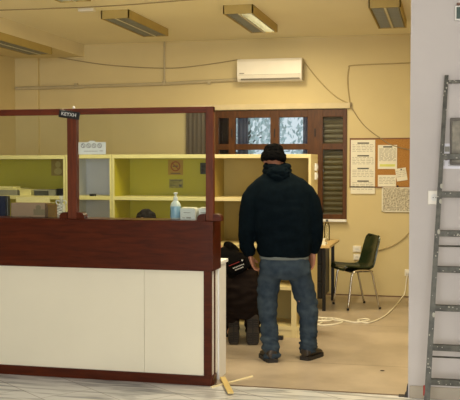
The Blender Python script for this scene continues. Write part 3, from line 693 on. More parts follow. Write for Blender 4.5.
for z in (.14, .33, .52):
    b = BM(); bx(b, -1.69, -1.32, 9.845, 9.86, z, z + .16, .003); dr = dp('drawer', b, M_black)
    b = BM(); bx(b, -1.56, -1.45, 9.832, 9.846, z + .10, z + .115, .002)
    for v in b.verts: v.co -= Vector(t.location)
    obj('drawer_handle', b, M_chrome, dr)
t = thing('plastic_bottle', 'clear plastic water bottle standing on the desk under the window', 'bottle', (-1.34, 10.50, DZ))
b = BM(); lathe(b, [(.030, 0), (.034, .008), (.034, .05), (.031, .06), (.034, .07), (.034, .15), (.028, .18), (.014, .21), (.012, .225)], seg=22); obj('bottle_body', b, M_plastic, t, True)
b = BM(); lathe(b, [(.015, .222), (.015, .242)], seg=16); obj('cap', b, mat('blue_grey_cap', (80, 84, 90), 0.4), t, 'auto')
b = BM()
for k in range(5): bx(b, -1.42 + .004 * k, -1.27 - .003 * k, 9.84 + .01 * k, 10.06 - .004 * k, DZ + k * .004, DZ + k * .004 + .0035)
single('paper_stack', b, M_paper, 'loose stack of white papers on the near corner of the desk', 'paper')
b = BM(); bx(b, -1.42, -1.33, 10.25, 10.36, DZ, DZ + .035, .004); single('note_block', b, M_paper, 'small white note block on the desk behind the loose papers', 'paper')

ch = thing('shell_chair', 'dark green plastic shell chair with chrome legs beside the desk', 'chair', (-.97, 10.17, 0), math.radians(27)); ch.scale = (1.06, 1.06, 1.02)
# local: faces -x
prof = [(-.215, .425), (-.19, .445), (-.10, .435), (.0, .425), (.09, .428), (.145, .46), (.175, .54), (.20, .65), (.225, .74), (.235, .79)]
prof = catmull([(a, c) for a, c in prof], 3)
def shell_row(s, u, zc, seg=14, half=.205, th=0):
    row = []
    for j in range(seg + 1):
        q = -1 + 2 * j / seg; ww_ = half * (1 - .10 * (s > .6) * ((s - .6) / .4))
        if s > .88: ww_ *= math.sqrt(max(0, 1 - ((s - .88) / .125) ** 2)) * .38 + .62
        if s < .08: ww_ *= .88 + .12 * s / .08
        curl = q * q
        if s < .5: du, dz = 0, .042 * curl * curl * (1 if s > .12 else s / .12)
        else: du, dz = -.045 * curl, .0
        row.append(Vector((u + du, q * ww_, zc + dz)))
    return row
rows3 = [shell_row(i / (len(prof) - 1), u, zc) for i, (u, zc) in enumerate(prof)]
def thick_sheet(rows, th):
    b = BM(); n = len(rows); m_ = len(rows[0]); off = []
    for i in range(n):
        q = []
        for j in range(m_):
            du_ = rows[min(i + 1, n - 1)][j] - rows[max(i - 1, 0)][j]; dv_ = rows[i][min(j + 1, m_ - 1)] - rows[i][max(j - 1, 0)]
            q.append(rows[i][j] - du_.cross(dv_).normalized() * th)
        off.append(q)
    A_ = [[b.verts.new(p) for p in r_] for r_ in rows]; B_ = [[b.verts.new(p) for p in r_] for r_ in off]
    for i in range(n - 1):
        for j in range(m_ - 1):
            b.faces.new((A_[i][j], A_[i][j + 1], A_[i + 1][j + 1], A_[i + 1][j])); b.faces.new((B_[i][j], B_[i + 1][j], B_[i + 1][j + 1], B_[i][j + 1]))
    rim = [(i, 0) for i in range(n)] + [(n - 1, j) for j in range(1, m_)] + [(i, m_ - 1) for i in range(n - 2, -1, -1)] + [(0, j) for j in range(m_ - 2, 0, -1)]
    for k in range(len(rim)):
        p_, q_ = rim[k], rim[(k + 1) % len(rim)]
        b.faces.new((A_[p_[0]][p_[1]], A_[q_[0]][q_[1]], B_[q_[0]][q_[1]], B_[p_[0]][p_[1]]))
    return b
b = thick_sheet(rows3, .014)
obj('seat_shell', b, M_green, ch, 'auto')
b = BM(); bx(b, -.14, .12, -.185, .185, .404, .418, .003); obj('seat_bracket', b, M_black, ch)
for s in (-1, 1):
    b = BM(); tube(b, [(-.17, s * .215, 0), (-.135, s * .212, .30), (-.12, s * .211, .39), (-.08, s * .210, .425), (.06, s * .210, .425), (.10, s * .211, .39), (.12, s * .212, .30), (.185, s * .215, 0)], .011, 10, smooth=4)
    tube(b, [(0, s * .210, .422), (0, s * .17, .412)], .009, 8)
    obj('leg_frame', b, M_chrome, ch, True)
    for x in (-.17, .185):
        b = BM(); lathe(b, [(.013, 0), (.014, .02), (.011, .024)], (x, s * .215, 0), 12); obj('foot_cap', b, M_black, ch, True)

# ------------------------------------------------------------------ white cord on the office floor
pts = [(-1.42, 8.75), (-1.28, 8.80), (-1.20, 9.02), (-1.25, 9.30), (-1.36, 9.28), (-1.38, 9.06), (-1.22, 8.86), (-1.08, 8.92), (-1.0, 9.08), (-1.06, 9.18), (-1.2, 9.22), (-1.12, 9.3), (-1.0, 9.2), (-.88, 9.1), (-.80, 9.18), (-.74, 9.28), (-.80, 9.34), (-.86, 9.22), (-.76, 9.10), (-.70, 9.2), (-.66, 9.32), (-.60, 9.62), (-.54, 10.2), (-.50, 10.8)]
b = BM(); tube(b, [(x, y, .008) for x, y in pts] + [(-.46, 10.98, .06), (-.44, YB - .06, .22), (-.43, YB - .045, .29)], .0085, 7, smooth=5)
for k in range(2):
    tube(b, [(-1.28 + .07 * k + .11 * math.cos(a), 9.16 - .05 * k + .10 * math.sin(a), .016 + .008 * k) for a in [i * .5 for i in range(13)]], .0085, 7, smooth=2)
cd = single('power_cord', b, M_cordw, 'long white cord lying tangled on the floor and plugged into the wall', 'cord', smooth=True)
b = BM(); bx(b, -.452, -.408, YB - .07, YB - .022, .285, .325, .008)
for v in b.verts: v.co -= Vector(cd.location)
obj('plug', b, M_white, cd)
b = BM(); tube(b, [(-1.60, 8.04, .010), (-1.585, 8.06, .010), (-1.575, 8.09, .012), (-1.54, 8.05, .012), (-1.49, 8.085, .015)], .008, 7, smooth=5); single('black_cable', b, M_black, 'short black cable on the floor between the standing man\'s feet and bookcase', 'cable', smooth=True)
b = BM(); bx(b, -1.49, -1.43, 8.06, 8.11, .0, .035, .006); single('black_plug', b, M_black, 'black plug lying at the foot of the end bookcase', 'plug')
b = BM(); ball(b, (-.46, 7.02, .004), .018, .006, .004, seg=10); single('dirt_crumb', b, M_grout, 'small dark crumb on the beige floor', 'debris')
# wooden offcuts by the counter end
def stick(x0, y0, x1, y1, w_, h_, z, m, label):
    L = math.hypot(x1 - x0, y1 - y0); b = BM(); bx(b, -L / 2, L / 2, -w_ / 2, w_ / 2, 0, h_, .002)
    o = obj('wooden_offcut', b, m, None); o.location = ((x0 + x1) / 2, (y0 + y1) / 2, z); o.rotation_euler = (0, 0, math.atan2(y1 - y0, x1 - x0)); tag(o, label, 'wood strip', 'wood strips on the floor by the counter end')
stick(-1.62, 6.20, -1.40, 6.60, .018, .010, 0, mat('pale_wood', (240, 228, 186), 0.6), 'thin pale strip of wood lying under the wider yellow piece')
stick(-1.60, 6.46, -1.435, 6.03, .042, .012, .011, M_yell, 'wider yellow piece of wood lying across a thin pale strip')
# broken, blackened bottom corner of the wall
b = BM(); prism(b, [(-.235, .0), (-.262, .0), (-.256, .02), (-.247, .03), (-.243, .075), (-.235, .09)], 'y', YF - .004, YF + .06); bx(b, -.30, -.262, YF - .0, YF + .05, 0, .008, .002); single('damaged_corner_strip', b, mat('blackened_metal', (40, 36, 32), 0.6), 'broken black strip at the foot of the grey wall corner', 'trim strip')

# ------------------------------------------------------------------ front wall things
t = thing('exit_sign', 'dark green emergency exit sign in a white frame, high on grey wall', 'sign', (.20, YF, 2.57))
b = BM(); bx(b, -.146, .146, -.03, 0, -.006, .092, .004); obj('sign_frame', b, M_sign_w, t)
b = BM(); bx(b, -.136, .136, -.033, -.029, .004, .082, .002); obj('sign_face', b, M_exit, t)
b = BM(); ball(b, (.03, -.034, .066), .006, .001, .007); prism(b, [(.005, .055), (.03, .058), (.045, .045), (.040, .040), (.03, .046), (.03, .034), (.045, .014), (.037, .012), (.022, .028), (-.005, .020), (-.006, .026), (.014, .036), (.012, .048)], 'y', -.0345, -.033); prism(b, [(-.11, .012), (-.04, .012), (-.04, .017), (-.11, .017)], 'y', -.0345, -.033); prism(b, [(.07, .008), (.11, .008), (.11, .076), (.07, .076)], 'y', -.0345, -.033); obj('sign_pictogram', b, M_sign_w, t)
b = BM(); bx(b, -.135, -.11, -.026, 0, .092, .112, .004); obj('sign_bracket', b, mat('rust_brown', (110, 80, 66), 0.6), t)
t = thing('fuse_box', 'grey paint spattered metal box on the grey wall behind the ladder', 'box', (.135, YF, 1.60))
b = BM(); bx(b, -.105, .105, -.05, 0, 0, .315, .004); obj('box_body', b, mat('dark_box_metal', (84, 78, 66), 0.5), t)
b = BM(); bx(b, -.092, .092, -.056, -.049, .015, .295, .003); obj('box_door', b, M_elec, t)
t = thing('safety_poster', 'white safety poster with small round icons behind the ladder', 'poster', (.09, YF - .002, 1.575))
b = BM(); bx(b, -.112, .112, -.0015, 0, 0, .095); bx(b, -.108, -.050, -.0015, 0, .095, .17); obj('poster_sheet', b, mat('bluish_paper', (232, 232, 242), 0.5), t)
b = BM(); bx(b, -.094, -.062, -.0025, -.0015, .115, .15); obj('printed_square', b, M_inkl, t)
b = BM(); y = -.0025
for x in (-.082, -.037, .01):
    for i in range(16):
        a0, a1 = 2 * PI * i / 16, 2 * PI * (i + 1) / 16
        prism(b, [(x + .011 * math.cos(a0), .073 + .011 * math.sin(a0)), (x + .016 * math.cos(a0), .073 + .016 * math.sin(a0)), (x + .016 * math.cos(a1), .073 + .016 * math.sin(a1)), (x + .011 * math.cos(a1), .073 + .011 * math.sin(a1))], 'y', y, -.0015)
obj('round_icon', b, mat('dull_red_print', (140, 96, 100), 0.6), t)
b = BM(); bx(b, -.099, -.096, y, -.0015, .02, .045)
for k in range(3): bx(b, -.07, .10, y, -.0015, .018 + k * .012, .022 + k * .012)
obj('printed_text', b, M_inkl, t)
# ladder
lt = thing('step_ladder', 'grey metal ladder spattered with white paint leaning on the grey wall', 'ladder', (.16, 5.95, 0))
A = Vector((-.105 - .16, 5.93 - 5.95, 0)); T = Vector((.004 - .16, 6.215 - 5.95, 2.20))
WD = .44
def onrail(z, side=0, off=0):
    k = (z / 2.20); p = A.lerp(T, k)
    if side: p = Vector((WD - .03 * 0 + (-.265 + .44) - (p.x + .265) - .175 - .265 + .0, p.y, p.z)) if False else Vector((-p.x, p.y, p.z))
    return p + Vector((0, off, 0))
dirv = (T - A).normalized()
for side in (0, 1):
    b = BM(); p0, p1 = onrail(0, side), onrail(2.20, side)
    for sx in ((-.012, .012),):
        ring0 = [p0 + Vector((dx, dy, 0)) for dx, dy in ((-.019, -.013), (.019, -.013), (.019, .013), (-.019, .013))]
        ring1 = [p1 + Vector((dx, dy, 0)) for dx, dy in ((-.013, -.013), (.013, -.013), (.013, .013), (-.013, .013))]
        ring_loft(b, [ring0, ring1])
    st = obj('side_rail', b, M_ladder, lt)
    b = BM(); rnd = random.Random(11 + side)
    for k in range(26):
        z = rnd.uniform(.1, 2.15); p = onrail(z, side, -.0132); s = rnd.uniform(.002, .005)
        ball(b, p + Vector((rnd.uniform(-.012, .012), 0, 0)), s, .0022, s * rnd.uniform(.8, 1.8), seg=8)
    for z in ((1.46, 1.36, 1.16, .62) if side == 0 else (1.5, .9)):
        p = onrail(z, side, -.013); ball(b, p + Vector((.010, 0, 0)), .010, .004, .018, seg=8)
    obj('paint_spatter', b, M_spat, st)['kind'] = 'stuff'
for zr in (2.155, 1.655, 1.405, 1.15, .915, .665, .41, .19):
    b = BM(); pl, pr_ = onrail(zr, 0), onrail(zr, 1); h_ = .010 if zr > 2 else .020
    bx(b, pl.x, pr_.x, pl.y - .010, pl.y + .030, zr - h_, zr + h_, .003); rg = obj('rung', b, M_ladder, lt)
    b = BM(); rnd = random.Random(int(zr * 100))
    for k in range(10):
        ball(b, (rnd.uniform(pl.x + .02, pr_.x - .02), pl.y - .010, zr + rnd.uniform(-.012, .012)), rnd.uniform(.002, .007), .002, rnd.uniform(.002, .004), seg=8)
    obj('paint_spatter', b, M_spat, rg)['kind'] = 'stuff'
for zr in (1.065, .345):
    b = BM(); p = onrail(zr, 0); q = onrail(zr, 1); tube(b, [(p.x, p.y + .03, zr), (q.x, q.y + .03, zr)], .006, 8); obj('tie_rod', b, M_ladder, lt, True)
b = BM(); p = onrail(.135, 0); bx(b, p.x - .028, p.x - .016, p.y - .016, p.y + .016, .10, .165, .003); obj('red_stop', b, M_red, lt)
for side in (0, 1):
    b = BM(); p = onrail(.0, side); bx(b, p.x - .022, p.x + .022, p.y - .018, p.y + .018, 0, .05, .004); obj('rubber_foot', b, mat('grey_rubber', (70, 70, 66), 0.7), lt)

# ------------------------------------------------------------------ people
def hand(b, wrist, dirn, side_v, palm_n, s=1.0, curl=.5, thumb=1):
    """palm and five bent fingers; dirn points along the hand, side_v towards the thumb, palm_n out of the palm"""
    d = Vector(dirn).normalized(); sv = Vector(side_v); sv = (sv - d * sv.dot(d)).normalized(); n = d.cross(sv).normalized()
    if n.dot(Vector(palm_n)) < 0: n = -n
    W = Vector(wrist)
    pal = []
    for t_, hw, th in ((-.03, .026, .022), (0, .030, .020), (.04, .040, .018), (.085, .041, .015), (.095, .036, .012)):
        c = W + d * t_ * s; pal.append([c + sv * hw * s * math.cos(a) + n * th * s * math.sin(a) for a in [2 * PI * k / 14 for k in range(14)]])
    ring_loft(b, pal)
    for k, (off, L) in enumerate(((.028, .070), (.0095, .078), (-.0095, .072), (-.028, .056))):
        p = W + (d * .082 + sv * off) * s; pts = [tuple(p - d * .015 * s) + (.0100 * s,)]
        a = curl * .35; segs = (.45, .30, .25); q = p; dd = d
        for f in segs:
            dd = (d * math.cos(a) + n * math.sin(a) + sv * off * 1.2).normalized(); q = q + dd * L * f * s; pts.append(tuple(q) + (.0086 * s,)); a += curl * .7
        tube(b, pts, .009, 8, smooth=2, round_caps=True)
    p = W + (d * .02 + sv * .024) * s; q = p + (d * .035 + sv * .028 + n * .01) * s; r = q + (d * .030 + sv * .006 + n * .014) * s
    tube(b, [tuple(p) + (.015 * s,), tuple(q) + (.0115 * s,), tuple(r) + (.0095 * s,)], .01, 8, smooth=2, round_caps=True)
def head(b, c, R, s=1.0):
    """c: centre of the skull; faces local +y"""
    def pt(x, y, z): return Vector(c) + R @ Vector((x * s, y * s, z * s))
    def lump(x, y, z, a, bb, cc): ball(b, pt(x, y, z), a * s, bb * s, cc * s, R, 20)
    lump(0, -.012, .02, .076, .094, .098); lump(0, .02, -.045, .060, .070, .072); lump(0, .052, -.088, .030, .030, .022)
    lump(0, .092, -.028, .012, .022, .012); lump(0, .086, -.008, .009, .014, .028); lump(0, .080, -.062, .026, .012, .009)
    lump(.030, .072, .012, .022, .012, .008); lump(-.030, .072, .012, .022, .012, .008)
    for s_ in (-1, 1): lump(s_ * .078, -.008, -.018, .010, .019, .030); lump(s_ * .045, .055, -.035, .022, .02, .022)
def fold(f, amp, squash=(1, 1, 1), seed=0.0):
    def g(co): return amp * noise.noise(Vector((co.x * f * squash[0] + seed, co.y * f * squash[1], co.z * f * squash[2])))
    return g

# ---- the standing man
K = 121.8
def P(px, py, y=0.0): return ((px - 274) / K, y, 1.6 + (165 - py) / K)
man = obj('person', BM(), M_skin); man.location = (-1.356, 7.27, 0); man.rotation_euler = (0, 0, YAW)
tag(man, 'person standing seen from behind in black beanie, dark hooded top and blue jeans', 'person')
def ell(px, py, w2, d2, y=0): p = P(px, py); return (p[0], y, p[2], w2 / K, d2)
# body
b = bmesh.new(); R0 = Euler((math.radians(-14), 0, math.radians(4))).to_matrix()
hc = Vector(P(272.5, 158.5, .05)); head(b, hc, R0, .98)
tube(b, [P(274, 178, .0) + (.062,), P(273.5, 168, .018) + (.056,), P(273.5, 160, .035) + (.054,)], .06, 16, smooth=3)
ell_loft(b, [ell(282, 268, 20, .10), ell(281, 240, 21, .10), ell(280, 215, 23, .105), ell(279, 195, 26, .105), ell(277, 183, 20, .085), ell(275, 175, 9, .06)])
armL = [P(253, 193, .0) + (.058,), P(248, 215, -.01) + (.050,), P(246, 236, .0) + (.042,), P(249, 254, .03) + (.030,)]
armR = [P(304, 193, .0) + (.058,), P(311, 215, -.01) + (.050,), P(314, 234, .01) + (.042,), P(312.5, 250, .05) + (.030,)]
tube(b, [P(268, 188) + (.06,)] + armL, .05, 14, smooth=4); tube(b, [P(290, 188) + (.06,)] + armR, .05, 14, smooth=4)
legL = [P(271, 270, .0) + (.085,), P(268, 292, .01) + (.07,), P(267, 312, .0) + (.058,), P(270, 335, -.05) + (.050,), P(270.5, 352, -.09) + (.040,)]
legR = [P(296, 270, .0) + (.085,), P(302, 292, .02) + (.075,), P(307, 310, .015) + (.058,), P(307.5, 332, -.0) + (.050,), P(308, 350, -.01) + (.040,)]
tube(b, legL, .05, 14, smooth=4); tube(b, legR, .05, 14, smooth=4)
dL = Vector((.035, .01, -.10)); hand(b, P(249.2, 256.5, .035), dL, (.3, 1, 0), (1, -.2, 0), .98, .55)
hand(b, P(312.6, 254.0, .045), (-.01, .01, -.10), (-.6, 1, 0), (-1, -.6, 0), 1.05, .75)
bmesh.ops.recalc_face_normals(b, faces=b.faces); b.to_mesh(man.data); b.free(); remesh(man, .0065, 3)
# trousers
b = BM()
ell_loft(b, [ell(283.5, 257, 23.8, .122), ell(283.5, 264, 25.2, .135), ell(284, 270, 26.0, .14), ell(284, 275, 25.0, .125), ell(283.5, 279, 20, .10)], p=2.6)
tube(b, [P(271.0, 270, .0) + (.103,), P(267.8, 286, .01) + (.092,), P(266.6, 303, .0) + (.084,), P(267.2, 320, -.02) + (.076,), P(269.0, 338, -.06) + (.076,), P(270.2, 350, -.085) + (.071,), P(270.6, 357, -.09) + (.070,)], .08, 20, smooth=4)
tube(b, [P(297, 270, .0) + (.105,), P(301.5, 286, .02) + (.096,), P(306, 301, .03) + (.088,), P(308, 316, .015) + (.080,), P(308, 334, .0) + (.076,), P(307.5, 347, -.01) + (.071,), P(307.5, 354, -.01) + (.070,)], .08, 20, smooth=4)
def jw(co):
    k = max(0, min(1, (.62 - co.z) / .3)) ; hem = math.exp(-((co.z - .12) / .10) ** 2)
    a = noise.noise(Vector((co.x * 9, co.y * 9, co.z * 22))) * (.008 + .008 * k) + noise.noise(Vector((co.x * 8 + 3, co.y * 8, co.z * 45 + 12 * co.x))) * .022 * hem
    return a + noise.noise(Vector((co.x * 16 + 9, co.y * 5, co.z * 9))) * .008
jn = obj('jeans', b, M_jeans, man); remesh(jn, .010, 5, jw)
# pale shirt hem
b = BM(); ell_loft(b, [ell(283.5, 259.0, 24.4, .128), ell(283.3, 257.8, 24.9, .131), ell(283.2, 256.2, 24.8, .131), ell(283.2, 253, 24.0, .125)], k=0); obj('shirt_hem', b, M_belt, man, True)
# hooded top
b = BM()
ell_loft(b, [ell(283.2, 256.8, 25.0, .132), ell(283.3, 253.5, 26.4, .140), ell(283.3, 244, 27.6, .150), ell(282, 228, 29.0, .152, -.005), ell(281, 212, 30, .150, -.01), ell(280, 200, 30.5, .142, -.012), ell(280, 189, 30.5, .128, -.010), ell(279, 181.5, 26.5, .105, -.005), ell(277, 175.5, 18, .085), ell(275.5, 170, 11.5, .076, .008)], p=2.5)
tube(b, [P(268, 188, -.005) + (.088,), P(253, 194, -.01) + (.085,), P(247.5, 212, -.015) + (.078,), P(245.6, 228, -.01) + (.070,), P(245.2, 243, .01) + (.064,), P(247.6, 252, .025) + (.055,), P(248.6, 256.5, .032) + (.047,)], .07, 18, smooth=4)
tube(b, [P(290, 188, -.005) + (.088,), P(305, 194, -.01) + (.085,), P(311.8, 212, -.015) + (.079,), P(314.4, 228, -.01) + (.070,), P(314.8, 241, .015) + (.062,), P(313.2, 249, .04) + (.052,), P(312.6, 252.5, .05) + (.044,)], .07, 18, smooth=4)
def tw(co):
    a = noise.noise(Vector((co.x * 7, co.y * 7, co.z * 16))) * .008 + noise.noise(Vector((co.x * 18 + 5, co.y * 6, co.z * 6))) * .005
    hem = math.exp(-((co.z - .88) / .06) ** 2); return a + hem * noise.noise(Vector((co.x * 14, co.y * 14, co.z * 5))) * .008
hd = obj('hooded_top', b, M_jacket, man); remesh(hd, .010, 5, tw)
# hood lying on the nape: a thick folded collar
b = BM()
ctr = Vector(P(276, 167.5, .02)); pts = []
for i in range(17):
    a = -PI * 0.5 + (i - 8) / 8 * PI * .86
    pts.append((ctr.x + .090 * math.cos(a), ctr.y + .080 * math.sin(a) + .0, ctr.z + .008 + .012 * math.sin(a) , .034 - .010 * abs(i - 8) / 8))
tube(b, pts, .03, 14, round_caps=True)
tube(b, [(x_, y_, z_ - .035, r_ + .006) for x_, y_, z_, r_ in pts], .03, 14, round_caps=True)
for i in range(2):
    rr = .080 - .012 * i; pp = []
    for j in range(13):
        a = -PI / 2 + (j - 6) / 6 * PI * .42
        pp.append((ctr.x + .005 + rr * 1.05 * math.cos(a), ctr.y - .045 + rr * .85 * math.sin(a), ctr.z - .030 - .048 * (math.cos((j - 6) / 6 * PI / 2)) - .0 * i + .02 * i, .030 - .014 * abs(j - 6) / 6))
    tube(b, pp, .03, 12, round_caps=True)
ball(b, (ctr.x + .006, ctr.y - .085, ctr.z - .055), .098, .050, .068, Euler((.5, 0, 0)).to_matrix())
hq = obj('hood', b, M_jacket, hd); remesh(hq, .007, 4, fold(26, .010, (1, 1, 2.2), 2))
# beanie
b = BM(); sk = hc + Vector((0, -.014, .006))
def cap_row(z, r, ry, dy=0.0): return (0, dy, z, r, ry)
ell_loft(b, [cap_row(-.034, .092, .108), cap_row(-.018, .102, .117), cap_row(.010, .106, .120), cap_row(.030, .101, .115), cap_row(.038, .088, .104), cap_row(.065, .083, .096), cap_row(.090, .072, .080), cap_row(.106, .054, .058), cap_row(.113, .030, .032), cap_row(.115, .010, .01)], p=2.0, k=3)
xf(b, Matrix.Translation(sk) @ Euler((math.radians(-10), math.radians(3), 0)).to_matrix().to_4x4())
bn = obj('beanie', b, M_beanie, man); remesh(bn, .006, 2, fold(34, .008, (1, 1, 1.6), 7))
# shoes
def shoe(b_up, b_so, ankle, yaw, L=.29, pitch=0.0, s=1.0):
    rows_u = []; rows_s = []
    for t_, w2, h in ((0, .032, .095), (.02, .044, .118), (.08, .048, .118), (.13, .049, .098), (.17, .052, .080), (.215, .052, .068), (.245, .042, .056), (.265, .022, .040)):
        rows_u.append([Vector((w2 * math.copysign(abs(math.cos(a)) ** .8, math.cos(a)), t_, .022 + (h - .022) * (.5 + .5 * math.sin(a)))) for a in [2 * PI * k / 16 for k in range(16)]])
        rows_s.append([Vector((dx * (w2 + .006), t_ + (-.006 if t_ == 0 else .004), dz)) for dx, dz in ((-1, 0), (1, 0), (1, .030), (-1, .030))])
    ring_loft(b_up, rows_u); ring_loft(b_so, rows_s)
    tube(b_up, [(0, .055, .07, .050), (0, .05, .13, .050)], .05, 14)
    M = Matrix.Translation(ankle) @ Matrix.Rotation(yaw, 4, 'Z') @ Matrix.Rotation(pitch, 4, 'X') @ Matrix.Translation((0, -.06, 0)) @ Matrix.Scale(s, 4)
    xf(b_up, M); xf(b_so, M)
def add_shoe(parent, loc, yaw, label=None, pitch=0):
    u, s_ = BM(), BM(); shoe(u, s_, Vector(loc), yaw, pitch=pitch)
    so = obj('shoe', u, M_shoe, parent); remesh(so, .007, 3); obj('sole', s_, M_sole, so)
    return so
add_shoe(man, (P(269.5, 0)[0], -.10, .0), math.radians(14))
add_shoe(man, (P(307, 0)[0], -.02, .0), math.radians(-34))

# ---- the kneeling person, bent forward to the left
K2 = 112.0
def Q(px, py, y=0.0): return ((px - 243) / K2, y, 1.6 + (165 - py) / K2)
kn = obj('person', BM(), M_skin2); kn.location = (-1.745, 7.78, 0); kn.rotation_euler = (0, 0, YAW)
tag(kn, 'person kneeling behind the counter end in black jacket and dark trousers, boot soles showing', 'person')
b = bmesh.new(); R1 = Euler((math.radians(-62), math.radians(0), math.radians(40))).to_matrix()
head(b, Q(212, 240, .16), R1, .98)
tube(b, [Q(222, 256, .10) + (.055,), Q(217, 249, .13) + (.052,), Q(213, 243, .15) + (.05,)], .05, 14, smooth=3)
tube(b, [Q(243, 290, .06) + (.12,), Q(239, 278, .06) + (.12,), Q(232, 268, .08) + (.115,), Q(225, 260, .10) + (.10,), Q(221, 256, .11) + (.07,)], .1, 18, smooth=3)
kl = [Q(233, 292, .10) + (.075,), Q(229, 318, .30) + (.06,), Q(231, 333, .28) + (.055,), Q(234, 335, .08) + (.045,)]
kr = [Q(252, 292, .10) + (.075,), Q(256, 318, .30) + (.06,), Q(255, 333, .28) + (.055,), Q(253, 333, .08) + (.045,)]
tube(b, kl, .06, 12, smooth=4); tube(b, kr, .06, 12, smooth=4)
tube(b, [Q(228, 251, .12) + (.05,), Q(233, 262, .22) + (.042,), Q(222, 268, .30) + (.03,)], .04, 12, smooth=4)
tube(b, [Q(214, 260, .08) + (.05,), Q(206, 272, .16) + (.042,), Q(205, 282, .27) + (.03,)], .04, 12, smooth=4)
hand(b, Q(221, 268.5, .30), (-.7, .5, -.2), (-.3, 0, 1), (-1, -.3, 0), .95, .6)
hand(b, Q(205, 283, .27), (.1, .7, -.6), (.4, 0, 1), (1, 0, 0), .95, .6)
bmesh.ops.recalc_face_normals(b, faces=b.faces); b.to_mesh(kn.data); b.free(); remesh(kn, .0075, 3)
b = BM()
ell_loft(b, [Q(243, 312, .07) + (0.0, 0.0)][:0] + [(Q(243, 0)[0], .06, Q(0, 318)[2], .15, .11), (Q(243, 0)[0], .05, Q(0, 305)[2], .175, .15), (Q(243, 0)[0], .05, Q(0, 290)[2], .178, .165), (Q(242, 0)[0], .06, Q(0, 276)[2], .165, .15), (Q(240, 0)[0], .07, Q(0, 268)[2], .150, .13)], p=2.5)
for sgn, kk in ((-1, kl), (1, kr)):
    tube(b, [Q(243 + sgn * 9, 300, .12) + (.10,), Q(243 + sgn * 11, 318, .27) + (.085,), Q(243 + sgn * 11, 334, .28) + (.070,), Q(243 + sgn * 11, 334, .16) + (.068,)], .08, 16, smooth=4)
    tube(b, [Q(243 + sgn * 10, 312, .03) + (.07,), Q(243 + sgn * 10.5, 326, .06) + (.062,)], .06, 14)
tr = obj('work_trousers', b, M_trous, kn); remesh(tr, .010, 4, fold(11, .020, (1, 1, 2.0), 4))
b = BM()
tube(b, [Q(242, 274, .05) + (.158,), Q(238, 269, .06) + (.150,), Q(231, 264, .08) + (.138,), Q(225, 259, .10) + (.115,), Q(219, 253, .12) + (.07,)], .12, 20, smooth=4)
tube(b, [Q(226, 250, .10) + (.080,), Q(231, 252, .13) + (.078,), Q(233.5, 261, .21) + (.062,), Q(224, 267, .28) + (.046,)], .06, 16, smooth=4)
tube(b, [Q(216, 260, .08) + (.08,), Q(207, 271, .15) + (.07,), Q(205, 281, .25) + (.046,)], .06, 16, smooth=4)
jk = obj('work_jacket', b, M_bjack, kn); remesh(jk, .010, 4, fold(12, .012, (1, 1, 1.6), 8))
hr = bmesh.new(); ball(hr, Q(212, 240, .16), .084, .102, .100, R1); xf(hr, Matrix.Translation(R1 @ Vector((0, -.022, .024))))
ho = obj('hair', hr, M_hairg, kn); remesh(ho, .007, 2, fold(34, .008, (1, 1, 1), 5))
# printed back hem
b = BM(); rot = Matrix.Translation(Q(238, 264, -.115)) @ Matrix.Rotation(math.radians(-22), 4, 'Y')
bx(b, -.075, .085, -.006, .02, -.055, .045, .006); xf(b, rot); hm = obj('jacket_flap', b, M_bjack, jk)
b = BM()
for r_, z in enumerate((-.004, -.026)):
    x = -.045 + r_ * .012
    for k in range(8 - r_ * 2): bx(b, x, x + .009, -.0085, -.006, z - .004, z + .004); x += .0135
prism(b, [(.052, .036), (.057, .042), (.060, .035), (.067, .031), (.060, .028), (.057, .020), (.054, .027), (.048, .030)], 'y', -.0085, -.006)
xf(b, rot); obj('white_lettering', b, M_textw, hm)
b = BM(); bx(b, -.07, .03, -.0085, -.006, .026, .032); xf(b, rot); obj('red_stripe', b, M_textr, hm)
# boots standing on their toes, soles towards us
for px, top, wid, yy in ((234.3, 320, .052, .0), (253.3, 314, .060, -.02)):
    x = Q(px, 0)[0]; zt = Q(0, top)[2]
    b = BM(); rows_ = [(x, yy + .055, .03, wid - .010, .035), (x, yy + .05, .09, wid - .006, .040), (x, yy + .05, .16, wid - .008, .045), (x, yy + .06, zt - .03, wid - .012, .050), (x, yy + .09, zt + .0, wid - .018, .050)]
    ell_loft(b, rows_, p=2.4); tube(b, [(x, yy + .09, zt - .04, .048), (x, yy + .16, zt - .03, .050)], .05, 14); bt = obj('boot', b, M_shoe, kn); remesh(bt, .008, 3)
    b = BM(); ell_loft(b, [(x, yy, .004, wid - .016, .016), (x, yy, .03, wid - .003, .018), (x, yy, .10, wid, .016), (x, yy, .15, wid - .010, .016), (x, yy, zt - .05, wid - .006, .017), (x, yy, zt - .012, wid - .010, .016), (x, yy, zt, wid - .026, .014)], p=2.6); so = obj('sole', b, M_tread, bt, True)
    b = BM(); z = .02; bx(b, x - .006, x + .006, yy - .022, yy - .010, .02, zt - .03)
    while z < zt - .03:
        if not (.115 < z < .15): bx(b, x - wid + .012, x - .004, yy - .026, yy - .010, z, z + .010, .002); bx(b, x + .004, x + wid - .012, yy - .026, yy - .010, z + .003, z + .013, .002)
        z += .02
    obj('tread', b, M_sole, so)

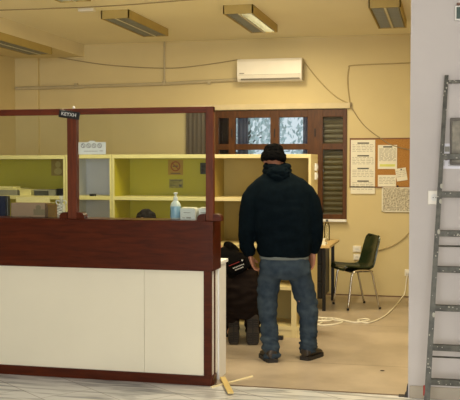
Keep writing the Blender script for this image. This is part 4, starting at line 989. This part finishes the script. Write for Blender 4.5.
# ---- the seated person behind the counter; only the hair shows above the ledge
sx, sy_ = -2.50, 7.36
st = obj('person', BM(), M_skin2); st.location = (sx, sy_, 0); st.rotation_euler = (0, 0, PI + .2)
tag(st, 'person seated behind the counter, only the dark hair showing above the ledge', 'person')
b = bmesh.new(); head(b, (0, .04, 1.085), Euler((-.15, 0, 0)).to_matrix(), .98)
tube(b, [(0, .0, .90, .06), (0, .02, 1.02, .052)], .05, 14)
ell_loft(b, [(0, -.02, .42, .15, .11), (0, -.02, .60, .135, .10), (0, 0, .78, .16, .11), (0, 0, .86, .15, .09), (0, 0, .90, .08, .07)])
for s_ in (-1, 1):
    tube(b, [(s_ * .17, 0, .85, .05), (s_ * .21, .03, .66, .042), (s_ * .17, .22, .66, .032)], .04, 12, smooth=4)
    hand(b, (s_ * .165, .235, .66), (-s_ * .2, 1, 0), (-s_, 0, .3), (0, 0, -1), .9, .5)
    tube(b, [(s_ * .10, 0, .47, .08), (s_ * .11, .38, .49, .062), (s_ * .11, .40, .28, .05), (s_ * .11, .38, .06, .04)], .06, 12, smooth=4)
bmesh.ops.recalc_face_normals(b, faces=b.faces); b.to_mesh(st.data); b.free(); remesh(st, .008, 3)
b = BM(); ell_loft(b, [(0, -.02, .44, .175, .135), (0, -.02, .60, .16, .13), (0, 0, .76, .185, .135), (0, 0, .86, .17, .11), (0, 0, .91, .08, .08)])
for s_ in (-1, 1): tube(b, [(s_ * .15, 0, .85, .07), (s_ * .21, .03, .66, .06), (s_ * .175, .19, .66, .045)], .05, 14, smooth=4)
remesh(obj('shirt', b, M_shirt, st), .010, 4, fold(12, .01))
b = BM()
for s_ in (-1, 1): tube(b, [(s_ * .09, 0, .49, .095), (s_ * .11, .38, .50, .08), (s_ * .11, .41, .30, .068), (s_ * .11, .39, .10, .06)], .06, 14, smooth=4)
remesh(obj('trousers', b, M_trous, st), .010, 4, fold(12, .01))
for s_ in (-1, 1): add_shoe(st, (s_ * .11, .39, 0), 0)
b = BM(); ball(b, (0, .015, 1.125), .092, .108, .098, Euler((-.25, 0, 0)).to_matrix()); ball(b, (0, -.03, 1.06), .085, .07, .09)
remesh(obj('hair', b, M_hair, st), .007, 2, fold(30, .008, (1, 1, 1), 3))
oc = thing('office_chair', 'black office chair carrying the seated person behind the counter', 'chair', (sx, sy_, 0), PI + .2)
b = BM(); bx(b, -.22, .22, -.2, .24, .34, .40, .02); obj('seat', b, M_black, oc)
b = BM(); bx(b, -.20, .20, -.235, -.185, .46, .86, .02); obj('backrest', b, M_black, oc)
b = BM(); tube(b, [(0, 0, .08), (0, 0, .35)], .025, 12); bx(b, -.03, .03, -.225, -.2, .36, .5); obj('column', b, M_bmetal, oc)
for k in range(5):
    a = k * 2 * PI / 5 + .3; b = BM(); tube(b, [(0, 0, .10), (.26 * math.cos(a), .26 * math.sin(a), .06)], .016, 8); lg = obj('leg', b, M_bmetal, oc)
    b = BM(); ball(b, (.26 * math.cos(a), .26 * math.sin(a), .027), .022, .022, .027, seg=12); obj('caster', b, M_black, lg, True)
